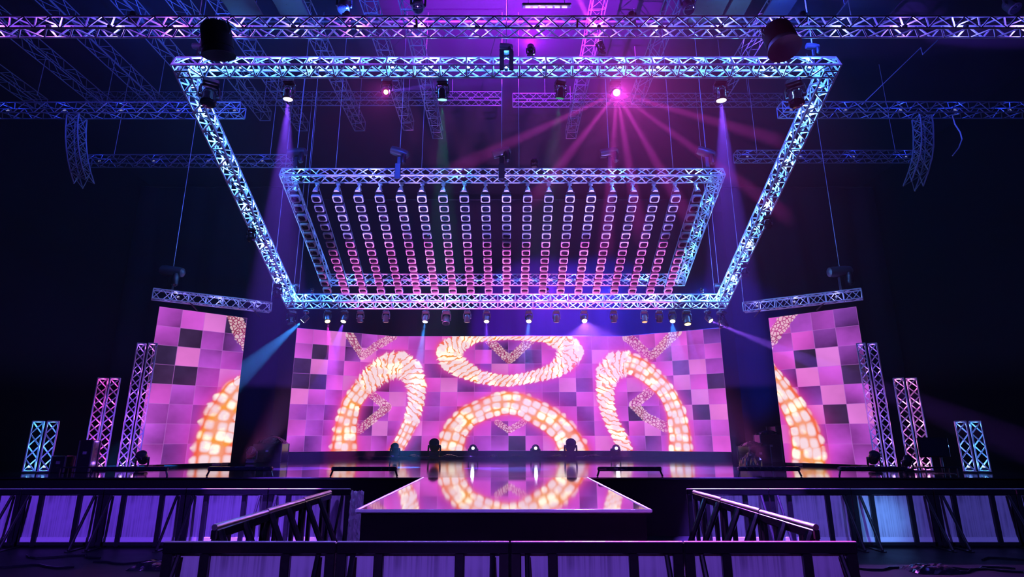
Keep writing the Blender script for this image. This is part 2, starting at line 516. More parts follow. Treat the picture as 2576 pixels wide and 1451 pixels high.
def led_wall(root, spans, z0, z1, tiles, bands, chevs, sub=8, seed=1):
    """spans: [((x0,y0),(x1,y1),columns)] joined end to end; tiles: rows from the top of brightness digits, one string per row."""
    rnd = random.Random(seed)
    rows = len(tiles)
    start, u = [], 0.0
    for a, b, n in spans:
        start.append(u)
        u += math.hypot(b[0] - a[0], b[1] - a[1])

    def unfold(px, py, hw):
        d = ray(px, py)
        best = None
        for (a, b, n), s0 in zip(spans, start):
            ax, ay, bx, by = *a, *b
            ex, ey = bx - ax, by - ay
            nx, ny = -ey, ex
            t = ((ax - CAM.x) * nx + (ay - CAM.y) * ny) / (d.x * nx + d.y * ny)
            p = CAM + d * t
            k = ((p.x - ax) * ex + (p.y - ay) * ey) / (ex * ex + ey * ey)
            miss = max(0, -k, k - 1)
            if best is None or miss < best[0]:
                best = (miss, s0 + k * math.hypot(ex, ey), p.z, hw * t / F_PX)
        return best[1:]

    def field(paths, U, Z):
        t = np.full(U.shape, 9.0)
        s = np.zeros(U.shape)
        kk = np.zeros(U.shape)
        for path, st in paths:
            q = [unfold(*p) for p in path]
            run = rnd.uniform(0, 50)
            for (u0, w0, h0), (u1, w1, h1) in zip(q, q[1:]):
                du, dw = u1 - u0, w1 - w0
                L = math.hypot(du, dw)
                r = ((U - u0) * du + (Z - w0) * dw) / (L * L)
                c = np.clip(r, 0, 1)
                dist = np.hypot(U - u0 - c * du, Z - w0 - c * dw)
                sign = np.where((U - u0) * dw - (Z - w0) * du >= 0, 1.0, -1.0)
                tt = sign * dist / (h0 + (h1 - h0) * c)
                m = np.abs(tt) < np.abs(t)
                t = np.where(m, tt, t)
                s = np.where(m, run + c * L, s)
                kk = np.where(m, st, kk)
                run += L
        return np.clip(t, -5, 5), s, kk

    c0 = 0
    for (a, b, n), s0 in zip(spans, start):
        L = math.hypot(b[0] - a[0], b[1] - a[1])
        NX, NZ = n * sub, rows * sub
        gx, gz = np.meshgrid(np.linspace(0, 1, NX + 1), np.linspace(0, 1, NZ + 1))
        X = a[0] + (b[0] - a[0]) * gx
        Y = a[1] + (b[1] - a[1]) * gx
        Z = z1 + (z0 - z1) * gz
        vs = np.stack([X, Y, Z], -1).reshape(-1, 3)
        idx = np.arange((NX + 1) * (NZ + 1)).reshape(NZ + 1, NX + 1)
        fs = np.stack([idx[1:, :-1], idx[1:, 1:], idx[:-1, 1:], idx[:-1, :-1]], -1).reshape(-1, 4)
        me_b = MB()
        me_b.v = [tuple(map(float, v)) for v in vs]
        me_b.f = [tuple(map(int, f)) for f in fs]
        o = obj('display_panel', me_b, SCREEN, root)
        me = o.data
        U = s0 + gx * L
        bt, bs, bk = field(bands, U, Z)
        ct, cs, _ = field(chevs, U, Z)
        for nm, arr in (('band_a', np.abs(bt)), ('chev_a', np.abs(ct)), ('band_t', bt), ('band_s', bs), ('band_k', bk), ('chev_t', ct), ('chev_s', cs)):
            at = me.attributes.new(nm, 'FLOAT', 'POINT')
            at.data.foreach_set('value', arr.reshape(-1).astype(np.float32))
        at = me.attributes.new('tile_uv', 'FLOAT_VECTOR', 'POINT')
        tu = np.stack([c0 + gx * n, gz * rows, 0 * gx], -1).reshape(-1)
        at.data.foreach_set('vector', tu.astype(np.float32))
        col = np.zeros((NZ, NX, 4), np.float32)
        grd = np.zeros((NZ, NX, 3), np.float32)
        for r in range(rows):
            for c in range(n):
                lv = int(tiles[r][c0 + c])
                base = np.array(TILE[lv]) * rnd.uniform(0.9, 1.1)
                base[0] *= rnd.uniform(0.9, 1.08)
                sl = (slice(r * sub, (r + 1) * sub), slice(c * sub, (c + 1) * sub))
                col[sl] = (*base, 1)
                amp = (0.5, 1.0, 0.75, 0.45, 0.22)[lv]
                grd[sl] = (rnd.uniform(-amp, amp), rnd.uniform(-amp, amp), (1.2, 1.0, 0.7, 0.35, 0.25)[lv])
        at = me.attributes.new('tile_colour', 'FLOAT_COLOR', 'FACE')
        at.data.foreach_set('color', col.reshape(-1))
        at = me.attributes.new('tile_grad', 'FLOAT_VECTOR', 'FACE')
        at.data.foreach_set('vector', grd.reshape(-1))
        c0 += n
    # the cabinet behind the display
    for (a, b, n) in spans:
        ex, ey = b[0] - a[0], b[1] - a[1]
        L = math.hypot(ex, ey)
        nx, ny = -ey / L, ex / L
        if ny < 0:
            nx, ny = -nx, -ny
        M = Matrix(((ex / L, nx, 0), (ey / L, ny, 0), (0, 0, 1)))
        c = Vector(((a[0] + b[0]) / 2 + nx * 0.075, (a[1] + b[1]) / 2 + ny * 0.075, (z0 + z1) / 2))
        obj('cabinet', MB().box(c, (L - 0.01, 0.13, z1 - z0 + 0.05), M), BLACK, root)


def sym(px):
    return px


XK, XE, XO = 6.77, 11.4, 0.06
YC, YE = 32.9, 30.3
Z0M, Z1M = 1.89, 8.32
main = thing('video_wall', 'wide pink and purple tiled video wall with burning arches across the stage back', 'screen', (XO, 32.9, ZS))
main_tiles = [
    '334123' + '32343112233222' + '233321',
    '303142' + '22343311133144' + '222323',
    '042332' + '33113143133233' + '333142',
    '003420' + '23341133224133' + '442430',
    '432323' + '43233344211343' + '222143',
    '221202' + '32221133443133' + '022404',
    '322214' + '24332313123131' + '341323',
    '212232' + '21331220344344' + '212223',
]
R, S, D_ = 0.0, 0.5, 1.0
main_bands = [
    ([(865, 1138, 37), (870, 1068, 29), (883, 1017, 26), (912, 975, 25)], 0.75),
    ([(912, 975, 25), (947, 940, 30), (975, 922, 33), (1003, 916, 34), (1032, 932, 29), (1048, 967, 25), (1047, 1010, 20), (1036, 1056, 20)], R),
    ([(1036, 1056, 20), (1013, 1103, 18), (992, 1140, 19)], 0.6),
    ([(1128, 1140, 38), (1145, 1084, 33), (1175, 1049, 30), (1214, 1030, 29), (1245, 1018, 30), (1280, 1013, 31), (1310, 1018, 31), (1333, 1028, 32), (1383, 1055, 34), (1420, 1090, 34), (1446, 1138, 40)], D_),
    ([(1281, 847, 7), (1200, 850, 10), (1155, 862, 24), (1128, 884, 33), (1136, 906, 30), (1158, 924, 24), (1201, 946, 17), (1240, 955, 15), (1282, 958, 14), (1324, 951, 14), (1368, 941, 16), (1400, 928, 20), (1426, 906, 28), (1434, 884, 34), (1422, 864, 24), (1370, 850, 11), (1281, 847, 7)], 0.15),
    ([(1575, 1138, 19), (1559, 1097, 18), (1537, 1058, 18), (1525, 1015, 20), (1522, 971, 23), (1530, 938, 30), (1550, 918, 32), (1572, 913, 31)], 0.1),
    ([(1572, 913, 31), (1595, 918, 28), (1620, 932, 27), (1643, 952, 26), (1666, 974, 24), (1683, 998, 23), (1700, 1036, 25), (1709, 1087, 29), (1713, 1138, 32)], 0.8),
]
main_chevs = [
    ([(880, 842, 12), (912, 897, 9), (946, 870, 11), (990, 846, 10)], 0),
    ([(925, 984, 10), (975, 1024, 11), (900, 1084, 11)], 0),
    ([(1226, 852, 12), (1281, 905, 11), (1334, 856, 12)], 0),
    ([(1250, 1062, 8), (1281, 1082, 8), (1318, 1060, 8)], 0),
    ([(1580, 848, 14), (1637, 900, 11), (1702, 834, 13)], 0),
    ([(1634, 985, 13), (1594, 1018, 12), (1626, 1050, 12), (1676, 1076, 13)], 0),
]
led_wall(main, [((XO - XE, YE), (XO - XK, YC), 6), ((XO - XK, YC), (XO + XK, YC), 14), ((XO + XK, YC), (XO + XE, YE), 6)],
         Z0M, Z1M, main_tiles, main_bands, main_chevs, seed=3)
mb = MB()
for a, b in (((XO - XE, YE), (XO - XK, YC)), ((XO - XK, YC), (XO + XK, YC)), ((XO + XK, YC), (XO + XE, YE))):
    v = [(a[0], a[1] + .02, ZS), (b[0], b[1] + .02, ZS), (b[0], b[1] + .35, ZS), (a[0], a[1] + .35, ZS)]
    w = [(p[0], p[1], Z0M - 0.03) for p in v]
    mb.add(v + w, [(3, 2, 1, 0), (4, 5, 6, 7), (0, 1, 5, 4), (1, 2, 6, 5), (2, 3, 7, 6), (3, 0, 4, 7)])
obj('plinth', mb, BLACK_GLOSS, main)

SX0, SX1, SY0, SY1 = 13.75, 11.3, 22.0, 24.3
Z1S = CAM_Z + 4.97
sl = thing('video_wall', 'tall pink tiled video wall with a burning band, beside the leftmost truss columns', 'screen', (-12.5, 23.2, ZS))
led_wall(sl, [((-SX0, SY0), (-SX1, SY1), 4)], ZS + 0.13, Z1S,
         ['2340', '2021', '0422', '0024', '3223', '2213', '2223', '2123'],
         [([(525, 1215, 52), (540, 1120, 50), (560, 1048, 48), (596, 990, 40), (622, 955, 22)], 0.8)],
         [([(585, 782, 18), (606, 838, 20), (628, 878, 15)], 0)], seed=8)
sr = thing('video_wall', 'tall pink tiled video wall with a burning band, beside the rightmost truss columns', 'screen', (12.5, 23.2, ZS))
led_wall(sr, [((SX1 + .05, SY1), (SX0 + .05, SY0), 4)], ZS + 0.13, Z1S,
         ['3221', '2312', '3041', '1430', '3142', '3404', '4122', '3322'],
         [([(1925, 905, 10), (1958, 966, 24), (1991, 1018, 31), (2021, 1072, 36), (2033, 1130, 42), (2036, 1215, 44)], 0.9)],
         [([(1996, 775, 17), (1926, 872, 17)], 0)], seed=9)
for t, s in ((sl, -1), (sr, 1)):
    M = Matrix.Identity(3)
    for k in (0.15, 0.85):
        x = s * (SX0 + (SX1 - SX0) * k)
        y = SY0 + (SY1 - SY0) * k + 0.2
        obj('foot', MB().box((x + s * 0.02, y + 0.1, ZS + 0.065), (0.35, 0.7, 0.13), bev=0.02), BLACK, t)
# ------------------------------------------------------------------ trusses
def truss_shapes(A, B, n, w, panel, style, rc, rl):
    A, B = Vector(A), Vector(B)
    d = (B - A).normalized()
    n = Vector(n)
    n = (n - d * n.dot(d)).normalized()
    s = d.cross(n).normalized()
    h = w / 2
    offs = [s * h + n * h, s * -h + n * h, s * -h + n * -h, s * h + n * -h]
    chords = [MB().tube(A + o, B + o, rc, 8) for o in offs]
    L = (B - A).length
    k = max(1, round(L / panel))
    lat = MB()
    for q in range(4):
        o0, o1 = offs[q], offs[(q + 1) % 4]
        for i in range(k):
            p0, p1 = A + d * (L * i / k), A + d * (L * (i + 1) / k)
            mid = (p0 + p1) / 2
            if style == 'x':
                lat.tube(p0 + o0, p1 + o1, rl, 5)
                lat.tube(p0 + o1, p1 + o0, rl, 5)
            elif style == 'zig':
                if i % 2:
                    lat.tube(p0 + o1, p1 + o0, rl, 5)
                else:
                    lat.tube(p0 + o0, p1 + o1, rl, 5)
            elif style == 'vee':
                lat.tube(p0 + o0, mid + o1, rl, 5)
                lat.tube(mid + o1, p1 + o0, rl, 5)
                lat.tube(p0 + o0, p0 + o1, rl, 5)
            elif style == 'w':
                lat.tube(p0 + o0, mid + o1, rl, 5)
                lat.tube(mid + o1, p1 + o0, rl, 5)
            elif style == 'ladder':
                lat.tube(p0 + o0, p0 + o1, rl, 5)
                if q % 2 == 0:
                    lat.tube(p0 + o0, p1 + o1, rl * .7, 5)
        for p in (A, B):
            lat.tube(p + o0, p + o1, rl * 1.2, 5)
    return chords, lat


def truss_into(parent, A, B, n, w=0.40, panel=0.7, style='vee', rc=0.030, rl=0.019, mat=None, beam=None):
    """Four chords and the lattice between them, straight under PARENT, or under a part of it named BEAM."""
    mat = mat or ALU
    if beam:
        e = bpy.data.objects.new(beam, None)
        C.objects.link(e)
        e.parent = parent
        e.empty_display_size = 0.1
        ORIGIN[e.name] = ORIGIN[parent.name]
        parent = e
    ch, lat = truss_shapes(A, B, n, w, panel, style, rc, rl)
    for c in ch:
        obj('chord', c, mat, parent, smooth=True)
    obj('lattice', lat, mat, parent)


def hangers(parent, pts, ztop=19.0, r=0.012):
    for p in pts:
        obj('hanger_cable', MB().tube(p, (p[0], p[1], ztop), r, 5), CHAIN, parent)


def lerp(a, b, t):
    return Vector(a) + (Vector(b) - Vector(a)) * t


CYAN, BLUE, ICE, MAGENTA, PURPLE, PINK = (0.05, 0.26, 1.0), (0.03, 0.08, 1.0), (0.13, 0.36, 1.0), (1.0, 0.06, 0.75), (0.21, 0.06, 1.0), (1.0, 0.25, 0.75)

# the large raked rectangle over the stage
FR_F, FR_B, FR_X = (14.8, 13.30), (24.8, 8.50), 9.62
N_OUT = Vector((0, 4.8, 10.0)).normalized()
big = thing('lighting_truss', 'large tilted rectangle of silver box truss glowing ice blue over the stage', 'truss', (0, 14.8, 13.3))
cf = [Vector((s * FR_X - .03, FR_F[0], FR_F[1])) for s in (-1, 1)]
cb = [Vector((s * FR_X - .03, FR_B[0], FR_B[1])) for s in (-1, 1)]
ex = Vector((0.2, 0, 0))
truss_into(big, cf[0] - ex, cf[1] + ex, N_OUT, 0.41, 0.78, 'vee', rc=0.034, rl=0.026, beam='front_beam')
truss_into(big, cb[0] - ex, cb[1] + ex, N_OUT, 0.46, 0.80, 'vee', rc=0.034, rl=0.026, beam='back_beam')
for i in (0, 1):
    truss_into(big, cf[i], cb[i], N_OUT, 0.41, 0.70, 'vee', rc=0.034, rl=0.026, beam='side_beam')

# the smaller tilted rectangle carrying the strips of lamps
IN_F, IN_B = (19.3, 11.96), (24.6, 9.44)
N_IN = Vector((0, 2.52, 5.3)).normalized()
IX0, IX1 = -8.1, 7.74
inner = thing('lighting_truss', 'smaller tilted rectangle of box truss carrying the rows of square lamps', 'truss', (0, 19.3, 11.96))
i0, i1 = Vector((IX0, *IN_F)), Vector((IX1, *IN_F))
j0, j1 = Vector((IX0, *IN_B)), Vector((IX1, *IN_B))
truss_into(inner, i0 - ex, i1 + ex, N_IN, 0.36, 0.72, 'w', rl=0.022, rc=0.028, beam='front_beam')
truss_into(inner, j0 - ex, j1 + ex, N_IN, 0.36, 0.72, 'w', rl=0.022, rc=0.028, beam='back_beam')
truss_into(inner, i0, j0, N_IN, 0.36, 0.66, 'vee', rl=0.020, rc=0.028, beam='side_beam')
truss_into(inner, i1, j1, N_IN, 0.36, 0.66, 'vee', rl=0.020, rc=0.028, beam='side_beam')

# the long straight truss across the top of the picture
TT = (13.5, 13.66)
top = thing('lighting_truss', 'long straight violet lit box truss spanning the hall in front of the tilted rectangle', 'truss', (0, *TT))
truss_into(top, (-18, *TT), (18, *TT), (0, 0, 1), 0.38, 0.72, 'w', rc=0.028, rl=0.024)
hangers(top, [(x, TT[0], TT[1] + .19) for x in (-15, -8.6, 0.0, 9.6, 15)])
for px in (1047, 1453):
    p = P(px, 79, TT[0] - .2)
    obj('strap', MB().box((p.x, TT[0] - .205, TT[1] - .05), (0.05, 0.02, 0.26), Matrix.Rotation(-0.12 if px < 1200 else 0.08, 3, 'Y')), YELLOW, top)


def flat_truss(label, pxa, pxb, py, D, style='w', w=0.40, rc=0.022, rl=0.016, mat=ALU_DIM, hang=True):
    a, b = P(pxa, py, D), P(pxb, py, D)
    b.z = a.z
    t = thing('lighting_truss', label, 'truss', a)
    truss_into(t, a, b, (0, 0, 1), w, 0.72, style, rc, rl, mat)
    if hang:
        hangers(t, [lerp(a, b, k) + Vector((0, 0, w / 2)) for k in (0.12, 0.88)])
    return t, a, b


flat_truss('dim blue box truss behind the left arm of the large rectangle, upper of two', -260, 611, 278, 17.6)
flat_truss('dim blue box truss behind the right arm of the large rectangle, upper of two', 1962, 2840, 277, 17.6)
flat_truss('faint box truss reaching from the curved left column to the smaller rectangle', 222, 740, 405, 22.5)
flat_truss('faint box truss reaching from the smaller rectangle to the curved right column', 1850, 2310, 394, 22.5)
flat_truss('faint cross truss high behind the front beam of the large rectangle, left half', 225, 1262, 248, 23.4, 'w', w=0.44)
flat_truss('faint cross truss high behind the front beam of the large rectangle, right half', 1290, 1965, 252, 23.4, 'w', w=0.44)

# trusses running away from the viewer under the roof
ROOFZ = 16.6
deep = [(-330, 250), (-130, 262), (60, 275), (225, 268), (395, 285), (520, 292), (615, 318), (800, 318), (958, 316), (1046, 338), (1487, 338), (1660, 250), (1900, 235)]
for i, (px, py_end) in enumerate(deep):
    far = None
    a = PZ(px, 95, ROOFZ)
    yf = PZ(1276, py_end, ROOFZ).y
    t = thing('roof_truss', 'dim blue roof truss running away under the ceiling, %s from the left' % ORD[i], 'truss', (a.x, 17, ROOFZ))
    truss_into(t, (a.x, 10.5, ROOFZ), (a.x, yf, ROOFZ), (0, 0, 1), 0.46, 0.62, 'ladder' if 6 <= i <= 10 else 'zig', 0.020, 0.014, ALU_DIM)
    hangers(t, [(a.x, 12, ROOFZ + .23), (a.x, yf - .3, ROOFZ + .23)])

# roof pipes right under the ceiling
for i, (y, z) in enumerate(((11.6, 18.0), (12.6, 18.1), (14.6, 18.3), (16.4, 18.3), (19.0, 18.4))):
    t = thing('roof_pipe', 'thin roof pipe crossing the hall under the ceiling, %s from the front' % ORD[i], 'pipe', (0, y, z))
    obj('tube', MB().tube((-20, y, z), (20, y, z), 0.045, 8), ALU_DIM, t, smooth=True)
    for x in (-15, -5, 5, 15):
        obj('bracket', MB().tube((x, y, z), (x, y, 19.0), 0.02, 5), ALU_DIM, t)
# flat ceiling panels catching blue light
for i, (px, py, D, w, l) in enumerate(((1785, 18, 14.6, 1.0, 1.3), (1855, 22, 14.6, 0.6, 1.2), (2180, 25, 14.5, 1.6, 1.1), (1965, 12, 14.8, 0.8, 1.1), (730, 14, 14.6, 0.9, 1.1), (610, 18, 14.6, 1.0, 1.0))):
    p = P(px, py, D)
    t = thing('acoustic_panel', 'flat acoustic panel hung high under the roof, %s of six from the right' % ORD[(3, 2, 0, 1, 4, 5)[i]], 'panel', p)
    obj('board', MB().box(p, (w, l, 0.06), bev=0.02), BLACK, t)
    hangers(t, [(p.x - w * .4, p.y, p.z + .03), (p.x + w * .4, p.y, p.z + .03)], r=0.008)


# curved hanging truss columns at both sides
def curved_column(label, pts, D):
    q = [P(x, y, D) for x, y in pts]
    q[0].z = P(pts[0][0], 277.5, D).z - 0.275
    t = thing('curved_truss', label, 'truss', q[0])
    w, rc, rl = 0.40, 0.024, 0.014
    rings = []
    for i, p in enumerate(q):
        d = (q[min(i + 1, len(q) - 1)] - q[max(i - 1, 0)]).normalized()
        f = Vector((0, 1, 0))
        s = d.cross(f).normalized()
        rings.append([p + s * a * w / 2 + f * b * w / 2 for a, b in ((1, 1), (-1, 1), (-1, -1), (1, -1))])
    for k in range(4):
        obj('chord', MB().path([r[k] for r in rings], rc, 6), ALU_DIM, t, smooth=True)
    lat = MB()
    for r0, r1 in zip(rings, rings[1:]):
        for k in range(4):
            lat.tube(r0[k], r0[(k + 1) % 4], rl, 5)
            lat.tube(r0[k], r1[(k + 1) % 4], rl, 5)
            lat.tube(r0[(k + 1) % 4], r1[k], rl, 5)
    obj('lattice', lat, ALU_DIM, t)


curved_column('dark truss column curving inwards as it hangs below the upper left truss', [(193, 297), (191, 325), (191, 352), (193, 380), (197, 407), (203, 433), (212, 462)], 17.6)
curved_column('dark truss column curving inwards as it hangs below the upper right truss', [(2318, 292), (2322, 318), (2323, 345), (2323, 372), (2319, 400), (2311, 430), (2297, 468)], 17.6)
cable = [P(x, y, 17.7) for x, y in ((2396, 290), (2402, 312), (2415, 332), (2420, 350), (2412, 372), (2396, 392))]
t = thing('loose_cable', 'loose blue lit cable dangling from the upper right truss', 'cable', cable[0])
obj('cable_run', MB().path([Vector((cable[0].x, 17.42, P(2396, 277, 17.6).z - 0.25))] + cable, 0.02, 6), CHAIN, t, smooth=True)
brace = thing('guy_wire', 'straight guy wire slanting up from the upper right truss', 'wire', P(2168, 262, 17.6))
obj('wire_run', MB().tube(P(2168, 263, 17.6), P(2316, 120, 17.6), 0.016, 6), CHAIN, brace)
obj('wire_run', MB().path([P(2316, 120, 17.6), P(2321, 137, 17.6), P(2358, 102, 17.6), PZ(2400, 60, 18.9)], 0.02, 6), CHAIN, brace)

# trusses over the side video walls
for s, lab in ((-1, 'short slanting box truss holding the video wall at stage left edge'), (1, 'short slanting box truss holding the video wall at stage right edge')):
    a, b = Vector((s * 13.75, 21.45, 8.0)), Vector((s * 10.15, 23.85, 8.0))
    t = thing('lighting_truss', lab, 'truss', a)
    truss_into(t, a, b, (0, 0, 1), 0.38, 0.66, 'vee', 0.026, 0.018)
    for k in (0.3, 0.85):
        p = lerp(a, b, k)
        obj('wall_bracket', MB().tube((p.x, p.y + .0, 7.84), (p.x * 0.992, p.y + .46, Z1S - 0.02), 0.03, 6), BLACK, t)
    hangers(t, [b + Vector((0, 0, .19))])


# ------------------------------------------------------------------ strips of square lamps
NSTRIP, NCELL = 20, 12
ST_T, ST_B = (19.2, 11.17), (24.05, 8.62)
sd = Vector((0, ST_B[0] - ST_T[0], ST_B[1] - ST_T[1]))
SL = sd.length
sd.normalize()
sn = Vector((0, sd.z, -sd.y))         # towards the audience and down
strip = thing('lamp_strip', 'strip', 'light strip', (0, 0, 0), 'strips of square lamps under the smaller rectangle')
strip.location = (-7.78, *ST_T)
ORIGIN[strip.name] = Vector(strip.location)
# local axes of a strip: x across, y along (down), z towards the viewer
pitch = SL / NCELL
cw, chh = 0.335, 0.30


def cell_mesh():
    m = MB()
    outer, innr = [], []
    for i in range(32):
        a = 2 * math.pi * (i + .5) / 32
        c, s = math.cos(a), math.sin(a)
        def sq(e, rx, ry):
            f = (abs(c) ** e + abs(s) ** e) ** (-1 / e)
            return c * f * rx, s * f * ry
        outer.append(sq(9, cw / 2, chh / 2))
        innr.append(sq(3.4, cw / 2 - 0.032, chh / 2 - 0.031))
    lv = [(outer, -0.10), (outer, 0.0), (innr, 0.012), (innr, -0.085)]
    vs, fs = [], []
    for ring, z in lv:
        vs += [(x, y, z) for x, y in ring]
    for k in range(3):
        for i in range(32):
            j = (i + 1) % 32
            fs.append((k * 32 + i, k * 32 + j, k * 32 + 32 + j, k * 32 + 32 + i))
    return m.add(vs, fs)


def lens_mesh():
    m = MB()
    vs = []
    for i in range(24):
        a = 2 * math.pi * (i + .5) / 24
        c, s = math.cos(a), math.sin(a)
        f = (abs(c) ** 3.4 + abs(s) ** 3.4) ** (-1 / 3.4)
        vs.append((c * f * (cw / 2 - 0.029), s * f * (chh / 2 - 0.028), -0.07))
    vs.append((0, 0, -0.05))
    return m.add(vs, [(i, (i + 1) % 24, 24) for i in range(24)])


ydir = Vector(sn.cross(Vector((1, 0, 0))))
root_rot = Matrix((Vector((1, 0, 0)), ydir, sn)).transposed()
strip.rotation_euler = root_rot.to_euler()
ysg = 1 if ydir.dot(sd) > 0 else -1
first_cell = None
for k in range(NCELL):
    y = ysg * (k + 0.5) * pitch
    if first_cell is None:
        o = obj('lamp_housing', cell_mesh(), CELL, strip, smooth=True, world=False)
        lz = obj('lens', lens_mesh(), LENS_OFF, o, smooth=True, world=False)
        first_cell = o
    else:
        o = copy_tree(first_cell, strip)
    o.location = (0, y, 0)
obj('rail', MB().box((0.0, ysg * SL / 2, -0.135), (0.30, SL + .05, 0.05)), BLACK_GLOSS, strip, world=False)
obj('back_bar', MB().box((0, ysg * SL / 2, -0.50), (0.06, SL + .1, 0.06)), ALU, strip, world=False)
for k in (0.2, 4, 8, 11.8):
    obj('stay', MB().box((0, ysg * k * pitch, -0.31), (0.025, 0.025, 0.34)), BLACK, strip, world=False)
# clamp up to the truss (in local axes the truss lies behind and above the top end)
up_l = root_rot.transposed() @ Vector((0, 0.18, 0.47))
mb = MB()
mb.tube((0, -ysg * 0.02, -0.12), tuple(up_l), 0.035, 8)
mb.lathe([(0.10, 0), (0.09, .1), (0.05, .22)], 14, Matrix.Translation((0, -ysg * 0.02, -0.12)) @ up_l.to_track_quat('Z', 'Y').to_matrix().to_4x4())
mb.tube(Vector(up_l) + Vector((-.07, 0, 0)), Vector(up_l) + Vector((.07, 0, 0)), 0.045, 10)
obj('hook_clamp', mb, ALU, strip, world=False, smooth=True)
for i in range(NSTRIP):
    s = strip if i == 0 else copy_tree(strip)
    s.location = (-7.78 + 0.7755 * i, *ST_T)
    where = ORD[i] + ' from the left' if i < 10 else ORD[19 - i] + ' from the right'
    s['label'] = 'strip of twelve square lamps with pale frames under the smaller rectangle, ' + where
# ------------------------------------------------------------------ stage lights
def head_shapes(s):
    """Lathe profiles of a moving light's head, along local -Z (lens end down)."""
    body = [(0.06, 0.20), (0.12, 0.185), (0.155, 0.12), (0.165, 0.02), (0.16, -0.08), (0.175, -0.14), (0.178, -0.20), (0.15, -0.225)]
    return [(r * s, z * s) for r, z in body]


def stage_light(label, pos, aim, s=1.0, stand=False, lens=None, spot=None, group=None, body=None, name='stage_light', drop=0.02, lens_r=0.145):
    """A yoke-mounted moving light clamped at POS (hung from it, or standing on it), its lens turned along AIM."""
    body = body or BLACK_GLOSS
    pos = Vector(pos)
    t = thing(name, label, 'stage light', pos, group)
    aim = Vector(aim).normalized()
    sg = 1 if stand else -1
    pan = math.atan2(aim.x, aim.y) if math.hypot(aim.x, aim.y) > 1e-3 else 0.0
    Rz = Matrix.Rotation(-pan, 4, 'Z')
    M = Matrix.Translation(pos) @ Rz
    R3 = Rz.to_3x3()
    X = lambda x, y, z: M @ Vector((x * s, y * s, sg * z * s))
    mb = MB()
    mb.box(X(0, 0, 0.075), (0.36 * s, 0.30 * s, 0.13 * s), R3, bev=0.03 * s)
    obj('housing', mb, body, t)
    if not stand:
        for dx in (-.11, .11):
            obj('clamp', MB().box(X(dx, 0, -0.01), (0.05 * s, 0.07 * s, 0.08 * s), R3), CHARCOAL, t)
    mb = MB()
    mb.path([X(-.20, 0, .46), X(-.205, 0, .25), X(-.19, 0, .17), X(-.10, 0, .14), X(.10, 0, .14), X(.19, 0, .17), X(.205, 0, .25), X(.20, 0, .46)], 0.032 * s, 8)
    obj('yoke', mb, body, t, smooth=True)
    hp = X(0, 0, 0.44)
    q = aim.to_track_quat('-Z', 'Y')
    HM = Matrix.Translation(hp) @ q.to_matrix().to_4x4()
    mb = MB().lathe(head_shapes(s), 24, HM)
    h = obj('lamp_barrel', mb, body, t, smooth=True)
    mb = MB().lathe([(lens_r * s, -0.222 * s), (lens_r * s, -0.236 * s), (lens_r * 0.6 * s, -0.246 * s)], 24, HM)
    obj('lens', mb, lens_glow(*lens) if lens else LENS_OFF, h, smooth=True)
    for dx in (-1, 1):
        obj('pivot', MB().tube(HM @ Vector((dx * .15 * s, 0, 0)), HM @ Vector((dx * .215 * s, 0, 0)), 0.05 * s, 10), CHARCOAL, t, smooth=True)
    tip = HM @ Vector((0, 0, -0.27 * s))
    if spot:
        for sp in (spot if isinstance(spot, list) else [spot]):
            col, power, cone = sp[:3]
            d = Vector(sp[3]).normalized() if len(sp) > 3 else aim
            add_light('SPOT', tip, col, power, aim=tip + d, cone=cone, blend=0.35, size=0.05 * s)
    return t, tip


def to_px(p0, px, py, D):
    return P(px, py, D) - Vector(p0)


WARM = (1.0, 0.88, 0.45)
# hung under the front beam of the large rectangle
zf = FR_F[1] - 0.375


def front_pos(px):
    p = P(px, 195, FR_F[0])
    return Vector((p.x, FR_F[0] + 0.097, zf))


BEAM = 60000
stage_light('moving light under the front beam throwing a violet shaft down, near its left end', front_pos(726), (0, 0.12, -1), 0.92, lens=((0.85, 0.75, 1.0), 3.0), spot=(PURPLE, 3.5 * BEAM, 17))
stage_light('moving light under the front beam with a small amber magenta glow', front_pos(973), (0.1, -1, -0.75), 0.85, lens=((1.0, 0.55, 0.2), 4.0), lens_r=0.08, spot=[(MAGENTA, 5000, 40), (PURPLE, 4 * BEAM, 9, (0.95, 0.2, 0.30))])
stage_light('moving light under the front beam with a green lens throwing a green shaft', front_pos(1113), (0, 0.34, -1), 0.92, lens=((0.25, 1.0, 0.75), 2.2), spot=((0.02, 0.75, 0.35), 0.4 * BEAM, 15))
stage_light('dark moving light with a thin green lens rim, beside the magenta star', front_pos(1410), (-0.12, 0.42, -1), 0.85, lens=((0.05, 0.5, 0.25), 0.8), spot=((0.02, 0.7, 0.3), 0.15 * BEAM, 20))
mp = front_pos(1548)
star = []
for (px, py) in ((1330, 340), (1440, 375), (1533, 440), (1578, 420), (1640, 400), (1765, 395), (1760, 300)):
    d = P(px, py, 11.2) - (mp + Vector((0, 0, -.45)))
    star.append((MAGENTA, 11 * BEAM, 2.0, tuple(d)))
stage_light('moving light under the front beam glaring at the viewer as a magenta star', mp, (-0.02, -1, -0.72), 0.9, lens=((1.0, 0.86, 0.35), 5.0), lens_r=0.11, spot=[(MAGENTA, 30000, 56)] + star)
stage_light('moving light under the front beam throwing a violet shaft down, near its right end', front_pos(1813), (0, 0.12, -1), 0.98, lens=((0.85, 0.80, 1.0), 3.0), spot=(PURPLE, 3.5 * BEAM, 17))
stage_light('large dark unlit moving light at the left corner of the large rectangle', front_pos(528), (0.15, -0.25, -1), 1.25)
stage_light('large dark unlit moving light at the right corner of the large rectangle', front_pos(2000), (-0.15, -0.2, -1), 1.25)
